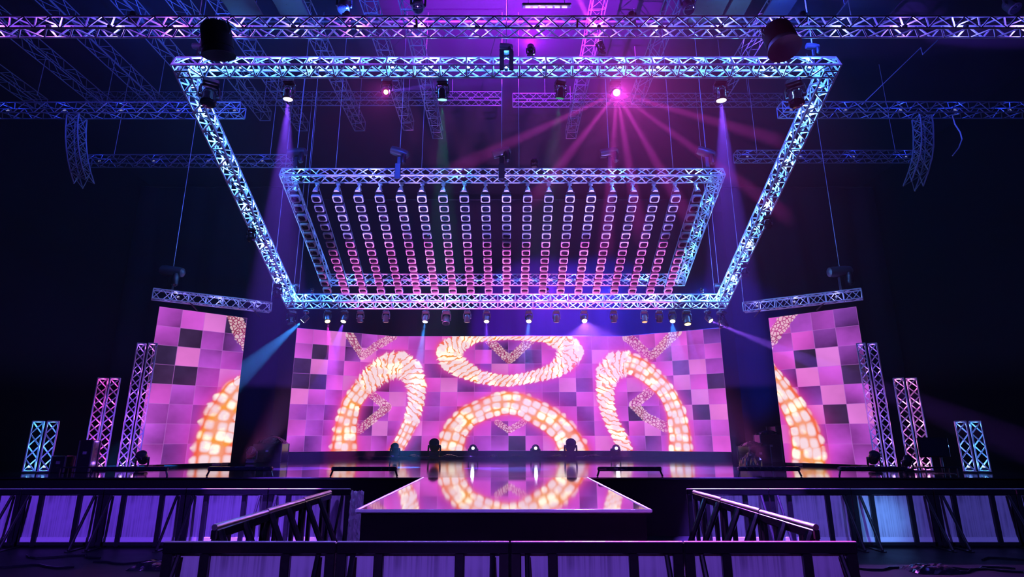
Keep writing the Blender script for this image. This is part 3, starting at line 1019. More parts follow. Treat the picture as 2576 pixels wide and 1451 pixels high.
# a lamp on top of the front beam shooting a magenta shaft up and a wide purple one through the haze
up = Vector((P(1512, 150, FR_F[0]).x, FR_F[0] - .097, FR_F[1] + 0.315))
stage_light('moving light standing on the front beam shooting a magenta shaft to the roof', up, (-1.05, -0.3, 2.6), 0.7, stand=True, lens=((1.0, 0.3, 0.9), 2.0), spot=(MAGENTA, 9 * BEAM, 8))
up2 = Vector((P(1335, 150, FR_F[0]).x, FR_F[0] - .097, FR_F[1] + 0.315))
stage_light('small moving light on the middle of the front beam washing the haze purple', up2, (0, 0.42, 1), 0.6, stand=True, lens=((0.6, 0.1, 0.9), 1.0), spot=((0.44, 0.010, 1.0), 0.68 * BEAM, 100))

# hung under the back beam
zb = FR_B[1] - 0.405


def back_pos(px):
    return Vector((P(px, 780, FR_B[0] - .05).x, FR_B[0] + 0.109, zb))


B2 = 64000
SKY = (0.04, 0.30, 1.0)
rowb = [
    (767, (-0.75, -0.15, -0.8), ((0.7, 0.95, 1.0), 3.0), (SKY, 3.5 * B2, 18), 'blue white lens throwing a blue shaft outwards'),
    (822, (0.30, -0.45, -1), ((1.0, 0.75, 0.3), 3.5), (MAGENTA, 2.6 * B2, 12), 'amber lens throwing a magenta shaft'),
    (865, (-0.08, -0.42, -1), ((1.0, 0.92, 0.55), 3.5), (PURPLE, 2.2 * B2, 20), 'warm lens beside the magenta lamp'),
    (905, (0, 0.1, -1), None, None, 'unlit, next to the warm lens lamp'),
    (970, (0, 0.1, -1), None, None, 'unlit, between the warm and the blue lamps'),
    (1070, (-0.06, -0.30, -1), ((0.75, 0.98, 1.0), 3.2), (SKY, 4 * B2, 13), 'blue white lens throwing a blue shaft straight down'),
    (1122, (0.02, -0.5, -1), None, None, 'dark lens tipped forward beside the straight blue shaft'),
    (1175, (0, 0.1, -1), None, None, 'unlit, beside the violet shaft over the hall middle'),
    (1224, (0, -0.40, -1), ((1.0, 0.95, 0.65), 3.2), (PURPLE, 2.4 * B2, 14), 'warm lens throwing a violet shaft, nearest the hall middle'),
    (1331, (-0.1, -0.5, -1), ((1.0, 0.95, 0.7), 3.5), ((0.10, 0.22, 1.0), 1.2 * B2, 22), 'round warm lens with a blue shaft'),
    (1400, (0, 0.1, -1), None, None, 'unlit, left of the brightest lens'),
    (1470, (0, -0.75, -1), ((1.0, 0.97, 0.72), 4.5), ((0.42, 0.10, 1.0), 0.7 * B2, 80), 'brightest lens, washing the haze violet'),
    (1545, (0, 0.1, -1), None, None, 'unlit, right of the brightest lens'),
    (1622, (0, -0.15, -1), ((1.0, 0.5, 0.25), 1.5), None, 'dull orange lens'),
    (1660, (0.02, 0.2, -1), None, None, 'unlit, beside the dull orange lens'),
    (1693, (-0.2, -0.55, -1), ((1.0, 0.93, 0.55), 3.5), ((0.05, 0.25, 1.0), 0.8 * B2, 34), 'warm lens with a wide blue shaft'),
    (1729, (0, -0.30, -1), ((1.0, 0.80, 0.3), 3.2), ((0.25, 0.12, 1.0), 0.8 * B2, 18), 'long barrel with an amber lens'),
    (1783, (0.50, -0.55, -0.85), ((1.0, 0.80, 0.4), 3.2), ((0.32, 0.09, 1.0), 7.0 * B2, 8, (1.0, -0.55, -0.62)), 'amber lens, violet shaft aimed at the rightmost video wall'),
]
for px, aim, ln, sp, txt in rowb:
    stage_light('moving light under the back beam, ' + txt, back_pos(px), aim, 0.78 if px not in (1122, 1729) else 0.95, lens=ln, spot=sp, group='moving lights under the back beam', body=CHARCOAL)

# lamps clamped along the tilted sides
for i, (px, py, t0, s) in enumerate(((628, 548, 0, 0.75), (700, 690, 0, 0.85), (1935, 515, 1, 0.75), (1872, 640, 1, 0.75))):
    best = min(range(101), key=lambda q: abs((lambda v: CY - F_PX * v.dot(UP) / v.dot(FW))(lerp(cf[t0], cb[t0], q / 100) - CAM) - py))
    p = lerp(cf[t0], cb[t0], best / 100) + Vector((0, 0, -0.40))
    stage_light('dark unlit moving light clamped under the %s arm of the large rectangle, %s' % (('left', 'right')[t0], 'upper' if i % 2 == 0 else 'lower'), p, ((0.3, -0.3)[t0], -.5, -1), s)
stage_light('dark unlit moving light hanging at the lower left corner of the large rectangle', cb[0] + Vector((0.02, .109, -.41)), (0.4, -.4, -1), 1.0)
stage_light('dark unlit moving light hanging at the lower right corner of the large rectangle', cb[1] + Vector((-.02, .109, -.42)), (0.2, -.2, -1), 1.15)


# big flood lamps under the top truss
def flood(label, px, py, cone_mat, aim):
    c = P(px, py, TT[0] - 0.72)
    t = thing('flood_lamp', label, 'flood lamp', (c.x, TT[0], TT[1]))
    aim = Vector(aim).normalized()
    HM = Matrix.Translation(c) @ aim.to_track_quat('-Z', 'Y').to_matrix().to_4x4()
    obj('drum', MB().lathe([(0.15, 0.36), (0.30, 0.33), (0.37, 0.22), (0.385, -0.1), (0.385, -0.30)], 28, HM), MATTE, t, smooth=True)
    obj('reflector', MB().lathe([(0.36, -0.30), (0.42, -0.50), (0.40, -0.5), (0.12, -0.32)], 28, HM), cone_mat, t, smooth=True)
    for dx in (-1, 1):
        obj('yoke_arm', MB().path([HM @ Vector((dx * 0.40, 0, 0)), HM @ Vector((dx * .46, 0, 0.1)), HM @ Vector((dx * .40, 0, .30)), Vector((c.x + dx * .25, TT[0] - .30, TT[1] - .285)), Vector((c.x + dx * .25, TT[0] - .19, TT[1] - .25))], 0.025, 6), CHARCOAL, t, smooth=True)
    return t


flood('big black flood lamp under the top truss, over the left corner of the large rectangle', 545, 92, DRAPE, (0.1, 0.3, -1))
flood('big black flood lamp with a pale blue mouth under the top truss', 1960, 92, ALU_DIM, (0.05, -0.30, -1))

# the lit lamp bar and cans near the roof
p = P(1375, 18, 13.2)
t = thing('lamp_bar', 'bright white lilac lamp bar hanging high over the hall middle', 'lamp bar', p)
obj('housing', MB().box(p + Vector((0, 0, 0.05)), (1.35, 0.16, 0.08), bev=0.02), ALU, t)
for i in range(6):
    obj('tube_lamp', MB().tube(p + Vector((-.58 + i * .2, -0.02, -0.02)), p + Vector((-.44 + i * .2, -0.02, -0.02)), 0.022, 8), lens_glow((0.85, 0.55, 1.0), 1.6), t)
hangers(t, [p + Vector((-.5, 0, .09)), p + Vector((.5, 0, .09))], r=0.01)
for i, (px, py, lab) in enumerate(((866, 8, 'left of the magenta haze'), (1052, 6, 'beside the roof ladder trusses'), (1728, 10, 'right of the magenta haze'), (2540, 8, 'in the far right corner'))):
    q = P(px, py, 13.9)
    t, _ = stage_light('dim blue can lamp hanging high near the roof, ' + lab, q + Vector((0, 0, .35)), (0.1, -.5, -1), 1.0, body=CHARCOAL)
    hangers(t, [q + Vector((0, 0, .37))], r=0.02)


# ------------------------------------------------------------------ small lamps inside the trusses (they light the silver tubes)
def led_par(label, p, col, power, look, lit=2.5, r=0.055, group='led lamps inside the trusses'):
    t = thing('led_lamp', label, 'led lamp', p, group)
    HM = Matrix.Translation(p) @ Vector(look).to_track_quat('Z', 'Y').to_matrix().to_4x4()
    obj('can', MB().lathe([(r * .6, -0.10), (r, -.08), (r * 1.05, 0.0)], 14, HM), CHARCOAL, t, smooth=True)
    obj('lens', MB().lathe([(r * .92, 0.001), (r * .8, 0.02), (r * .3, 0.032)], 14, HM), lens_glow(tuple(0.55 + 0.45 * c for c in col), lit), t, smooth=True)
    add_light('POINT', Vector(p) + Vector(look).normalized() * 0.09, col, power, size=0.04)


def along(A, B, ts, cols, powers, where, look):
    for i, (k, c, w) in enumerate(zip(ts, cols, powers)):
        led_par('led lamp inside %s, %s from its %s' % (where, ORD[i], 'left end' if abs(A[0] - B[0]) > 1 else 'front end'), lerp(A, B, k), c, w, look)


PW = 62
DEEP = (0.03, 0.16, 1.0)
nf = 17
along(cf[0], cf[1], [0.03 + 0.94 * i / (nf - 1) for i in range(nf)], [(ICE, CYAN, CYAN)[i % 3] for i in range(nf)],
      [PW * (1.5 if i in (0, 1, nf - 2, nf - 1) else 1.15) for i in range(nf)], 'the front beam of the large rectangle', (0, -0.6, 0.3))
na = 11
for i, nm in ((0, 'left'), (1, 'right')):
    along(cf[i], cb[i], [0.06 + 0.9 * q / (na - 1) for q in range(na)], [(CYAN, ICE)[q % 2] if q else DEEP for q in range(na)],
          [PW * (0.35 if q == 0 else 1.3 + 0.06 * q) for q in range(na)], 'the %s arm of the large rectangle' % nm, (0, -0.4, 0.5))
nb = 15
along(cb[0], cb[1], [0.03 + 0.94 * i / (nb - 1) for i in range(nb)], [(CYAN, DEEP, CYAN)[i % 3] if i < nb - 3 else ICE for i in range(nb)],
      [PW * 2.0] * nb, 'the back beam of the large rectangle', (0, -0.4, 0.6))
along(i0, i1, [0.03, 0.2, 0.4, 0.6, 0.77, 0.95], [CYAN, (0.15, 0.2, 1.0), CYAN, CYAN, CYAN, ICE], [PW * .8, PW * .7, PW * .8, PW * .8, PW * .8, PW * .9], 'the front beam of the smaller rectangle', (0, -0.4, 0.5))
along(i1, j1, [0.25, 0.5, 0.72, 0.92], [CYAN, CYAN, (0.1, 0.6, 1.0), CYAN], [PW * .8] * 4, 'the right arm of the smaller rectangle', (0, -0.4, 0.5))
along(j0, j1, [0.08, 0.3, 0.5, 0.7, 0.9], [CYAN, BLUE, BLUE, BLUE, CYAN], [PW * .7] * 5, 'the back beam of the smaller rectangle', (0, -0.4, 0.5))
along(Vector((-18, *TT)), Vector((18, *TT)), [0.10 + 0.8 * i / 17 for i in range(18)],
      [((0.30, 0.06, 1.0), (0.26, 0.07, 1.0), (0.12, 0.08, 1.0))[i % 3] if i < 12 else ((0.10, 0.10, 1.0), (0.16, 0.08, 1.0))[i % 2] for i in range(18)], [PW * 0.95] * 18, 'the long top truss', (0, 0.6, 0.3))
for (pa, pb, py, D, lab, w, n) in ((20, 590, 278, 17.6, 'the upper left dim truss', 16, 5), (1990, 2540, 277, 17.6, 'the upper right dim truss', 22, 5), (250, 660, 405, 22.5, 'the faint lower left truss', 8, 4), (1880, 2280, 394, 22.5, 'the faint lower right truss', 14, 4)):
    for i in range(n):  # weak lamps added inside the dim trusses to tint them blue
        q = P(pa + (pb - pa) * i / (n - 1), py, D)
        q.z = P(pa, py, D).z
        led_par('weak added blue led lamp inside %s, %s from the left' % (lab, ORD[i]), q, (0.02, 0.06, 1.0), w, (0, -0.5, 0.4), lit=0.4)
for s in (-1, 1):
    for k in (0.2, 0.55, 0.88):
        led_par('violet led lamp inside the slanting truss over the video wall at stage %s edge, %s' % ('left' if s < 0 else 'right', {0.2: 'outer', 0.55: 'middle', 0.88: 'inner'}[k]),
                lerp((s * 13.75, 21.45, 8.0), (s * 10.15, 23.85, 8.0), k), (0.22, 0.2, 1.0), 9, (0, -0.5, 0.4), lit=0.6)
# blue up-lights added to brighten the roof steel, hidden behind the top truss
for i, (x, y, w) in enumerate(((-10.5, 13.595, 1900), (-4.5, 13.595, 1700), (3.5, 13.595, 800), (8.3, 13.595, 1900), (1.0, 19.215, 400))):
    z = TT[1] + .225 if y < 15 else IN_F[1] + .30
    stage_light('small added blue up-light standing on a high truss, %s of five from the left' % ORD[(0, 1, 3, 4, 2)[i]], (x, y, z), (-0.3 if x < 0 else 0.35, 1, 0.55), 0.6, stand=True, lens=((0.1, 0.3, 1.0), 0.6), spot=((0.02, 0.06, 1.0), w, 130))
# wash lamps added on the back beam to light the backdrop and stage sides
for dx, col, w, aim, lab in ((-.9, (0.010, 0.045, 1.0), 19000, (0.42, 1, -0.10), 'added blue wash lamp on the back beam lighting the drape, at its right end'), (-4.9, (0.05, 0.04, 1.0), 72000, (0.1, 1, 0.02), 'added deep blue wash lamp on the back beam lighting the drape, right half'),
                             (-7.8, (0.24, 0.02, 1.0), 66000, (0.05, 1, 0.02), 'added violet wash lamp on the back beam lighting the drape, near the middle'), (-18.3, (0.006, 0.012, 1.0), 4500, (-0.45, 1, -0.15), 'added blue wash lamp on the back beam lighting the drape, at its left end')):
    stage_light(lab, cb[1] + Vector((dx, -.109, .36)), aim, 0.4, stand=True, lens=((0.1, 0.2, 1), 0.8), spot=(col, w, 50))


# ------------------------------------------------------------------ chain hoists
def hoist(label, at, s=1.0, tilt=0.0, ztop=19.0, long_way=1.0):
    """A motor sitting on a chain above the hung load at AT."""
    at = Vector(at)
    t = thing('chain_hoist', label, 'chain hoist', at)
    top_ = at + Vector((0, 0, 0.62 * s))
    R = Matrix.Rotation(tilt, 3, 'Y')
    mb = MB()
    mb.box(at + Vector((0, 0, 0.22 * s)), (0.17 * s, 0.12 * s, 0.44 * s), bev=0.02)
    obj('hook_block', mb, BLACK, t)
    HM = Matrix.Translation(top_) @ (R @ Matrix.Rotation(math.pi / 2, 3, 'Y')).to_4x4()
    L = 0.36 * s * long_way
    obj('motor', MB().lathe([(0.08 * s, -L), (0.15 * s, -L * .93), (0.17 * s, -L * .55), (0.17 * s, L * .4), (0.145 * s, L * .85), (0.07 * s, L)], 20, HM), CHARCOAL, t, smooth=True)
    mb = MB()
    mb.lathe([(0.07 * s, 0), (0.11 * s, -.12 * s), (0.10 * s, -.36 * s), (0.04 * s, -.42 * s)], 12, Matrix.Translation(top_ + R @ Vector((0.2 * s, -.12 * s, -.08 * s))))
    obj('chain_bag', mb, BLACK, t, smooth=True)
    obj('chain', MB().tube(top_, (at.x, at.y, ztop), 0.013, 6), CHAIN, t)
    return t


nz = IN_F[1] + 0.295
hoists = []
for i, (px, tl) in enumerate(((745, -0.1), (1005, 0.35), (1262, -0.3), (1533, -0.2), (1778, 0.35))):
    p = P(px, 430, IN_F[0])
    t = hoist('chain hoist on top of the smaller rectangle front beam, %s of five from the left' % ORD[i], (p.x, IN_F[0] - .085, nz - 0.02), 1.0, tl)
    if i in (1, 2):
        obj('clamp_plate', MB().box((p.x, IN_F[0] - .32, IN_F[1] + .02), (0.22, 0.05, 0.62), bev=0.015), BLACK, t)
        obj('clamp_arm', MB().box((p.x, IN_F[0] - .20, nz + .02), (0.16, 0.26, 0.05)), BLACK, t)
for i, (c, lab) in enumerate(((cf[0] + Vector((.42, -.097, .315)), 'left front corner'), (lerp(cf[0], cf[1], 0.5) + Vector((0, -.097, .315)), 'front beam middle'), (cf[1] + Vector((-.45, -.097, .315)), 'right front corner'))):
    t = hoist('slim chain hoist lifting the large rectangle at its ' + lab, c, 0.55, 0.1)
    if i == 1:
        for dx in (-.13, .15):
            obj('clamp_plate', MB().box((c.x + dx, FR_F[0] - .34, FR_F[1] + .0), (0.13, 0.05, 0.66), bev=0.015), BLACK, t)
        obj('clamp_arm', MB().box((c.x, FR_F[0] - .22, FR_F[1] + .34), (0.40, 0.28, 0.05)), BLACK, t)
for i, lab in ((0, 'back left corner'), (1, 'back right corner')):
    t = hoist('chain hoist lifting the large rectangle at its ' + lab, cb[i] + Vector(((.1, -.1)[i], -.109, .345)), 0.6, 0.0)
    obj('chain', MB().tube(cb[i] + Vector(((.34, -.34)[i], -.109, .345)), cb[i] + Vector(((.34, -.34)[i], -.109, 19.0 - cb[i].z)), 0.013, 6), CHAIN, t)
hoist('large chain hoist on the slanting truss over the leftmost video wall', (P(430, 725, 21.8).x, 21.75, 8.225), 1.25, 0.12, long_way=1.05)
hoist('large chain hoist on the slanting truss over the rightmost video wall', (P(2118, 725, 21.8).x, 21.75, 8.225), 1.25, -0.08, long_way=1.05)
for i, (px, D) in enumerate(((853, 19.6), (1065, 19.6), (1685, 19.6), (795, 19.9), (1305, 19.8))):
    p = P(px, 425, D)
    t = thing('steel_cable', 'thin steel cable from roof to smaller rectangle, %s of five from the left' % ORD[(1, 2, 4, 0, 3)[i]], 'cable', (p.x, IN_F[0] - .085, IN_F[1] + .275))
    obj('wire_run', MB().tube((p.x, IN_F[0] - .085, IN_F[1] + .275), (p.x, IN_F[0] - .085, 19.0), 0.010, 5), CHAIN, t)
# ------------------------------------------------------------------ crowd barriers
BT = 1.32           # top of the barriers


def barrier(label, A, B, inward, panel=True, group=None, thick=0.16):
    """A crowd barrier unit from A to B (plan x, y); INWARD is the plan direction its braces lean towards."""
    A, B, q = Vector((*A, 0)), Vector((*B, 0)), Vector((*inward, 0)).normalized()
    d = (B - A)
    L = d.length
    d.normalize()
    R = Matrix((d, Vector((-d.y, d.x, 0)), Vector((0, 0, 1)))).transposed()
    t = thing('crowd_barrier', label, 'crowd barrier', ((A + B) / 2 + Vector((0, 0, ZF))), group)
    mid = (A + B) / 2
    at = lambda k, off, z: A + d * (L * k) + q * off + Vector((0, 0, z))
    obj('top_rail', MB().box(mid + Vector((0, 0, BT - 0.075)), (L - 0.01, 0.10, 0.15), R, bev=0.018), BLACK_GLOSS, t)
    if not panel:
        obj('hand_rail', MB().tube(A + d * .01 + Vector((0, 0, BT + .03)), B - d * .01 + Vector((0, 0, BT + .015)), 0.045, 12), POLISHED, t, smooth=True)
    if panel:
        obj('rail_cap', MB().box(mid + q * 0.03 + Vector((0, 0, BT + 0.002)), (L - 0.02, 0.045, 0.014), R, bev=0.005), ALU, t)
    obj('bottom_rail', MB().box(mid + q * .02 + Vector((0, 0, ZF + 0.085)), (L - 0.01, 0.09, 0.07), R), BLACK, t)
    if panel:
        obj('sheet', MB().box(mid - q * 0.05 + Vector((0, 0, (BT + ZF) / 2 + 0.0)), (L - 0.06, 0.012, BT - ZF - 0.28), R), PANEL_MAT, t)
        obj('kick_plate', MB().box(mid - q * 0.03 + Vector((0, 0, ZF + 0.175)), (L - 0.08, 0.02, 0.11), R), CELL, t)
    for k, w in ((0.075 / L, 0.13), (0.245, 0.12), (0.71, 0.12), (1 - 0.075 / L, 0.13)):
        obj('post', MB().box(at(k, 0.0, (BT + ZF) / 2 - .02), (w, 0.07, BT - ZF - 0.06), R, bev=0.01), BLACK, t)
    for k in ((0.10, 0.90) if panel else (0.06, 0.5)):
        obj('brace', MB().tube(at(k, 0.04, BT - (0.16 if panel else 0.04)), at(k, 0.66, ZF + 0.03), 0.035 if panel else 0.062, 8), BLACK if panel else BLACK_GLOSS, t, smooth=True)
        obj('floor_plate', MB().box(at(k, 0.36, ZF + 0.012), (0.12, 0.72, 0.024), R), BLACK, t)
    return t


bay = 2.165
for i in range(6):
    x1 = -4.12 - i * bay
    barrier('violet lit crowd barrier along the stage front, %s leftwards from the runway' % ORD[i], (x1 - bay, 15.9), (x1, 15.9), (0, -1), group='crowd barriers along the stage front')
    x0 = 4.72 + i * bay
    barrier('blue lit crowd barrier along the stage front, %s rightwards from the runway' % ORD[i], (x0, 15.9), (x0 + bay, 15.9), (0, -1), group='crowd barriers along the stage front')
fw = 9.09 / 4
for i in range(4):
    x0 = -4.51 + i * fw
    barrier('crowd barrier across the end of the runway closest to the viewer, %s from the left' % ORD[i], (x0, 8.1), (x0 + fw, 8.1), (0, -1), group='crowd barriers in front of the runway')
n = 3
for s, x in ((-1, -4.36), (1, 4.60)):
    for i in range(n):
        y0 = 9.1 + i * (14.85 - 9.1) / n
        y1 = 9.1 + (i + 1) * (14.85 - 9.1) / n
        barrier('open crowd barrier with pink shining rail %s of the runway, %s from the viewer' % ('left' if s < 0 else 'right', ORD[i]), (x, y0), (x, y1), (-s, 0), panel=False, group='crowd barriers beside the runway')

# cables and sheets lying on the hall floor behind the barrier feet
rnd = random.Random(11)
for i in range(9):
    s = -1 if i < 5 else 1
    x = s * rnd.uniform(5.2, 11.5)
    y = rnd.uniform(12.9, 14.6)
    pts = [(x + k * .28 + rnd.uniform(-.05, .05), y + 0.15 * math.sin(k * 1.3 + i) + rnd.uniform(-.05, .05), ZF + 0.022) for k in range(8)]
    t = thing('floor_cable', 'dark cable lying on the floor in front of the stage barriers, %s of nine from the left' % ORD[0], 'cable', pts[0])
    obj('cable_run', MB().path(pts, 0.022, 6), BLACK_GLOSS, t, smooth=True)
    t['_x'] = x
fc = sorted([o for o in C.objects if o.name.startswith('floor_cable')], key=lambda o: o['_x'])
for i, o in enumerate(fc):
    o['label'] = 'dark cable lying on the floor by the stage barriers, %s from the left' % ORD[i]
    del o['_x']


def crumpled(name, label, c, rx, ry, h, seed, mat, cat):
    rnd = random.Random(seed)
    n = 12
    vs, fs = [], []
    for j in range(n + 1):
        for i in range(n + 1):
            u, v = i / n * 2 - 1, j / n * 2 - 1
            e = max(0.0, 1 - max(abs(u), abs(v)) ** 3)
            z = h * e * (0.75 + 0.25 * math.sin(3.1 * u + seed) * math.cos(2.7 * v)) + rnd.uniform(-.05, .05) * h * (e > 0)
            vs.append((c[0] + u * rx + rnd.uniform(-.03, .03), c[1] + v * ry + rnd.uniform(-.03, .03), c[2] + max(0.004, z)))
    for j in range(n):
        for i in range(n):
            a = j * (n + 1) + i
            fs.append((a, a + 1, a + n + 2, a + n + 1))
    t = thing(name, label, cat, c)
    obj('sheet', MB().add(vs, fs), mat, t)
    return t


for i, (x, y, s) in enumerate(((-7.6, 13.5, 0.5), (-5.5, 13.3, 0.6), (9.0, 13.2, 0.5))):
    crumpled('plastic_sheet', 'crumpled plastic sheet on the floor by the stage barriers, ' + ('left group outer', 'left group inner', 'right side')[i], (x, y, ZF), s, s * .6, 0.18, i + 3, BLACK_GLOSS, 'plastic sheet')

# a crumpled cover hanging over the end of the left stage barrier
rnd = random.Random(5)
a, b = Vector((-4.085, 15.8, 1.25)), Vector((-3.74, 15.8, 1.25))
vs, fs = [], []
NI, NJ = 12, 16
for j in range(NJ + 1):
    for i in range(NI + 1):
        u, v = i / NI, j / NJ
        vs.append((a.x + (b.x - a.x) * u + 0.05 * v * abs(math.sin(5 * u)), 15.80 - 0.07 * math.sin(7 * u + 3 * v) - 0.10 * v + rnd.uniform(-.035, .035), max(ZF + .005, 1.28 - 1.38 * v + rnd.uniform(-.02, .02))))
for j in range(NJ):
    for i in range(NI):
        q = j * (NI + 1) + i
        fs.append((q, q + NI + 1, q + NI + 2, q + 1))
m = len(vs)
vs += [(x, y + 0.008, z) for x, y, z in vs]
fs += [tuple(m + k for k in reversed(f)) for f in fs]
t = thing('plastic_sheet', 'crumpled violet lit sheet hanging over the barrier end beside the runway', 'plastic sheet', vs[0])
obj('sheet', MB().add(vs, fs), PANEL_MAT, t)

# ------------------------------------------------------------------ lamp battens along the stage edge
def batten(label, px0, px1, lit=None, seed=0):
    D = 17.85
    a, b = P(px0, 1198, D), P(px1, 1198, D)
    L = b.x - a.x
    t = thing('lamp_batten', label, 'lamp batten', ((a.x + b.x) / 2, D, ZS), 'lamp battens along the stage edge')
    z = ZS + 0.22
    obj('housing', MB().box(((a.x + b.x) / 2, D, z), (L, 0.16, 0.13), bev=0.03), BLACK_GLOSS, t)
    k = max(6, int(L / 0.2))
    for i in range(k):
        x = a.x + L * (i + .5) / k
        obj('lens', MB().box((x, D - 0.082, z + 0.01), (L / k * .72, 0.02, 0.085), bev=0.012), LENS_OFF, t)
    for x, s in ((a.x + 0.05, -1), (b.x - 0.05, 1)):
        obj('leg', MB().path([(x, D, z), (x + s * .02, D - .01, z - 0.08), (x + s * .07, D - .02, ZS + 0.005)], 0.028, 8), BLACK_GLOSS, t, smooth=True)
    if lit:
        add_light('SPOT', ((a.x + b.x) / 2, D, z + 0.12), lit[0], lit[1], aim=lit[2], cone=lit[3], blend=0.6, size=0.15)
    return t


PK = (1.0, 0.15, 0.80)
LIL = (0.30, 0.21, 1.0)
for x, tx in ((-7.4, -5.0), (-3.3, -2.0), (2.8, 1.5), (7.0, 4.5)):  # lilac spots added to brighten the upper strip lamps, without fixtures
    add_light('SPOT', (x, 17.85, ZS + .36), LIL, 11000, aim=(tx, 19.6, 11.0), cone=30, blend=0.8, size=0.15)
batten('long black lamp batten on the stage edge before the left truss columns', 230, 420, ((1.0, 0.1, 0.7), 500, (-12.2, 20.6, 3.4), 30))
batten('black lamp batten on the stage edge below the leftmost video wall', 522, 684, (PK, 8200, (-5.0, 23.0, 8.5), 38))
batten('black lamp batten on the stage edge just left of the runway', 833, 998, (PK, 8600, (-2.0, 23.2, 8.5), 38))
batten('black lamp batten on the stage edge just right of the runway', 1504, 1665, (PK, 8600, (2.0, 23.2, 8.5), 38))
batten('black lamp batten on the stage edge below the rightmost video wall', 1858, 2014, (PK, 8200, (5.0, 23.0, 8.5), 38))
batten('black lamp batten on the stage edge before the right truss columns', 2112, 2280, ((1.0, 0.1, 0.7), 500, (12.2, 20.6, 3.4), 30))

# ------------------------------------------------------------------ truss columns on the stage
def columns(label, pxs, y_top, D, col, power, cols2=None, w=0.3):
    for i, (px, side) in enumerate(pxs):
        b = P(px, 1175, D)
        top_ = P(px, y_top, D).z
        b.z = ZS
        t = thing('truss_column', label % side, 'truss column', b, 'lit truss columns on the stage')
        truss_into(t, (b.x, D, ZS + .05), (b.x, D, top_), (b.x, D, 0), w, 0.66, 'w', 0.025, 0.022)
        obj('foot_plate', MB().box((b.x, D, ZS + .025), (w + .08, w + .08, 0.05), Matrix.Rotation(-math.atan2(b.x, D), 3, 'Z'), bev=0.01), BLACK, t)
        H = top_ - ZS
        p0 = Vector((b.x, D, ZS + 0.17))
        led_par('led lamp at the foot of the ' + label.split(',')[0].replace('truss ', '') + ', ' + side, p0, (cols2 or (col, col))[i], power, (0, 0, 1), lit=3.0, r=0.07, group='lamps at the feet of the truss columns')
        k = int(H / 0.75)
        for j in range(1, k + 1):
            add_light('POINT', (b.x, D, ZS + 0.17 + (H - .3) * j / k), (cols2 or (col, col))[i], power * 0.7, size=0.03)


TD = 20.6
columns('short cyan truss column at stage left, %s of its pair', ((74, 'outer'), (112, 'inner')), 1060, TD - .9, (0.08, 0.45, 1.0), 9, ((0.05, 0.32, 1.0), (0.07, 0.30, 1.0)), w=0.30)
columns('middle sized pink truss column at stage left, %s of its pair', ((220, 'outer'), (252, 'inner')), 952, TD - .2, (1.0, 0.08, 0.65), 6, w=0.29)
columns('tallest violet truss column beside the leftmost video wall, %s', ((306, 'outer'), (336, 'inner')), 865, TD + .2, (0.5, 0.14, 1.0), 5, ((0.28, 0.10, 1.0), (0.65, 0.14, 1.0)), w=0.26)
columns('tallest violet truss column beside the rightmost video wall, %s', ((2214, 'inner'), (2245, 'outer')), 865, TD + .2, (0.26, 0.11, 1.0), 5, w=0.26)
columns('middle sized pink truss column at stage right, %s of its pair', ((2298, 'inner'), (2332, 'outer')), 952, TD - .2, (1.0, 0.22, 0.75), 7, w=0.29)
columns('short cyan truss column at stage right, %s of its pair', ((2438, 'inner'), (2476, 'outer')), 1060, TD - .9, (0.1, 0.42, 1.0), 9, ((0.10, 0.26, 1.0), (0.05, 0.32, 1.0)), w=0.30)

# ------------------------------------------------------------------ moving lights standing before the video wall
YL = 30.5
rail = thing('riser', 'long low black riser in front of the central video wall', 'riser', (0.5, 31.3, ZS))
obj('ledge', MB().box((0.5, 31.15, ZS + .07), (16.6, 0.4, 0.14), bev=0.02), BLACK_GLOSS, rail)
for i, (px, s, lit, lab) in enumerate(((993, 1.18, None, 'small dark stage light on the floor before the video wall, leftmost of six'), (1092, 1.5, None, 'large dark round stage light before the video wall, second of six from the left'), (1190, 1.15, 0.9, 'small stage light with a white lens before the video wall, third from the left'),
                                       (1347, 1.15, 0.9, 'small stage light with a warm lens before the central video wall'), (1436, 1.5, None, 'large dark round stage light before the video wall, fifth of six from the left'), (1549, 1.15, 1, 'small stage light with a white lens before the video wall, rightmost of six'))):
    b = P(px, 1150, YL)
    stage_light(lab, (b.x, YL, ZS + 0.005), (0.02, -1, 0.25 if lit else 0.9), s, stand=True,
                lens=(((1.0, 0.9, 0.6) if px == 1347 else (0.92, 0.92, 1.0), 2.0) if lit else None), lens_r=0.07 if lit else 0.15, group='moving lights before the central video wall')
    if lit:
        add_light('SPOT', (b.x, YL - .45, ZS + 0.72), (0.8, 0.7, 1.0), 12, aim=(b.x * .5, 0, 3), cone=40, size=0.08)
for i, (px, w) in enumerate(((1045, 0.5), (1135, 0.6), (1245, 0.5), (1298, 0.55), (1400, 0.5), (1485, 0.7))):
    b = P(px, 1143, 31.75)
    crumpled('cable_cover', 'crumpled glossy cable cover on the riser before the video wall, %s from the left' % ORD[i], (b.x, 31.15, ZS + .14), w * .6, 0.18, 0.12, 20 + i, BLACK_GLOSS, 'cable cover')

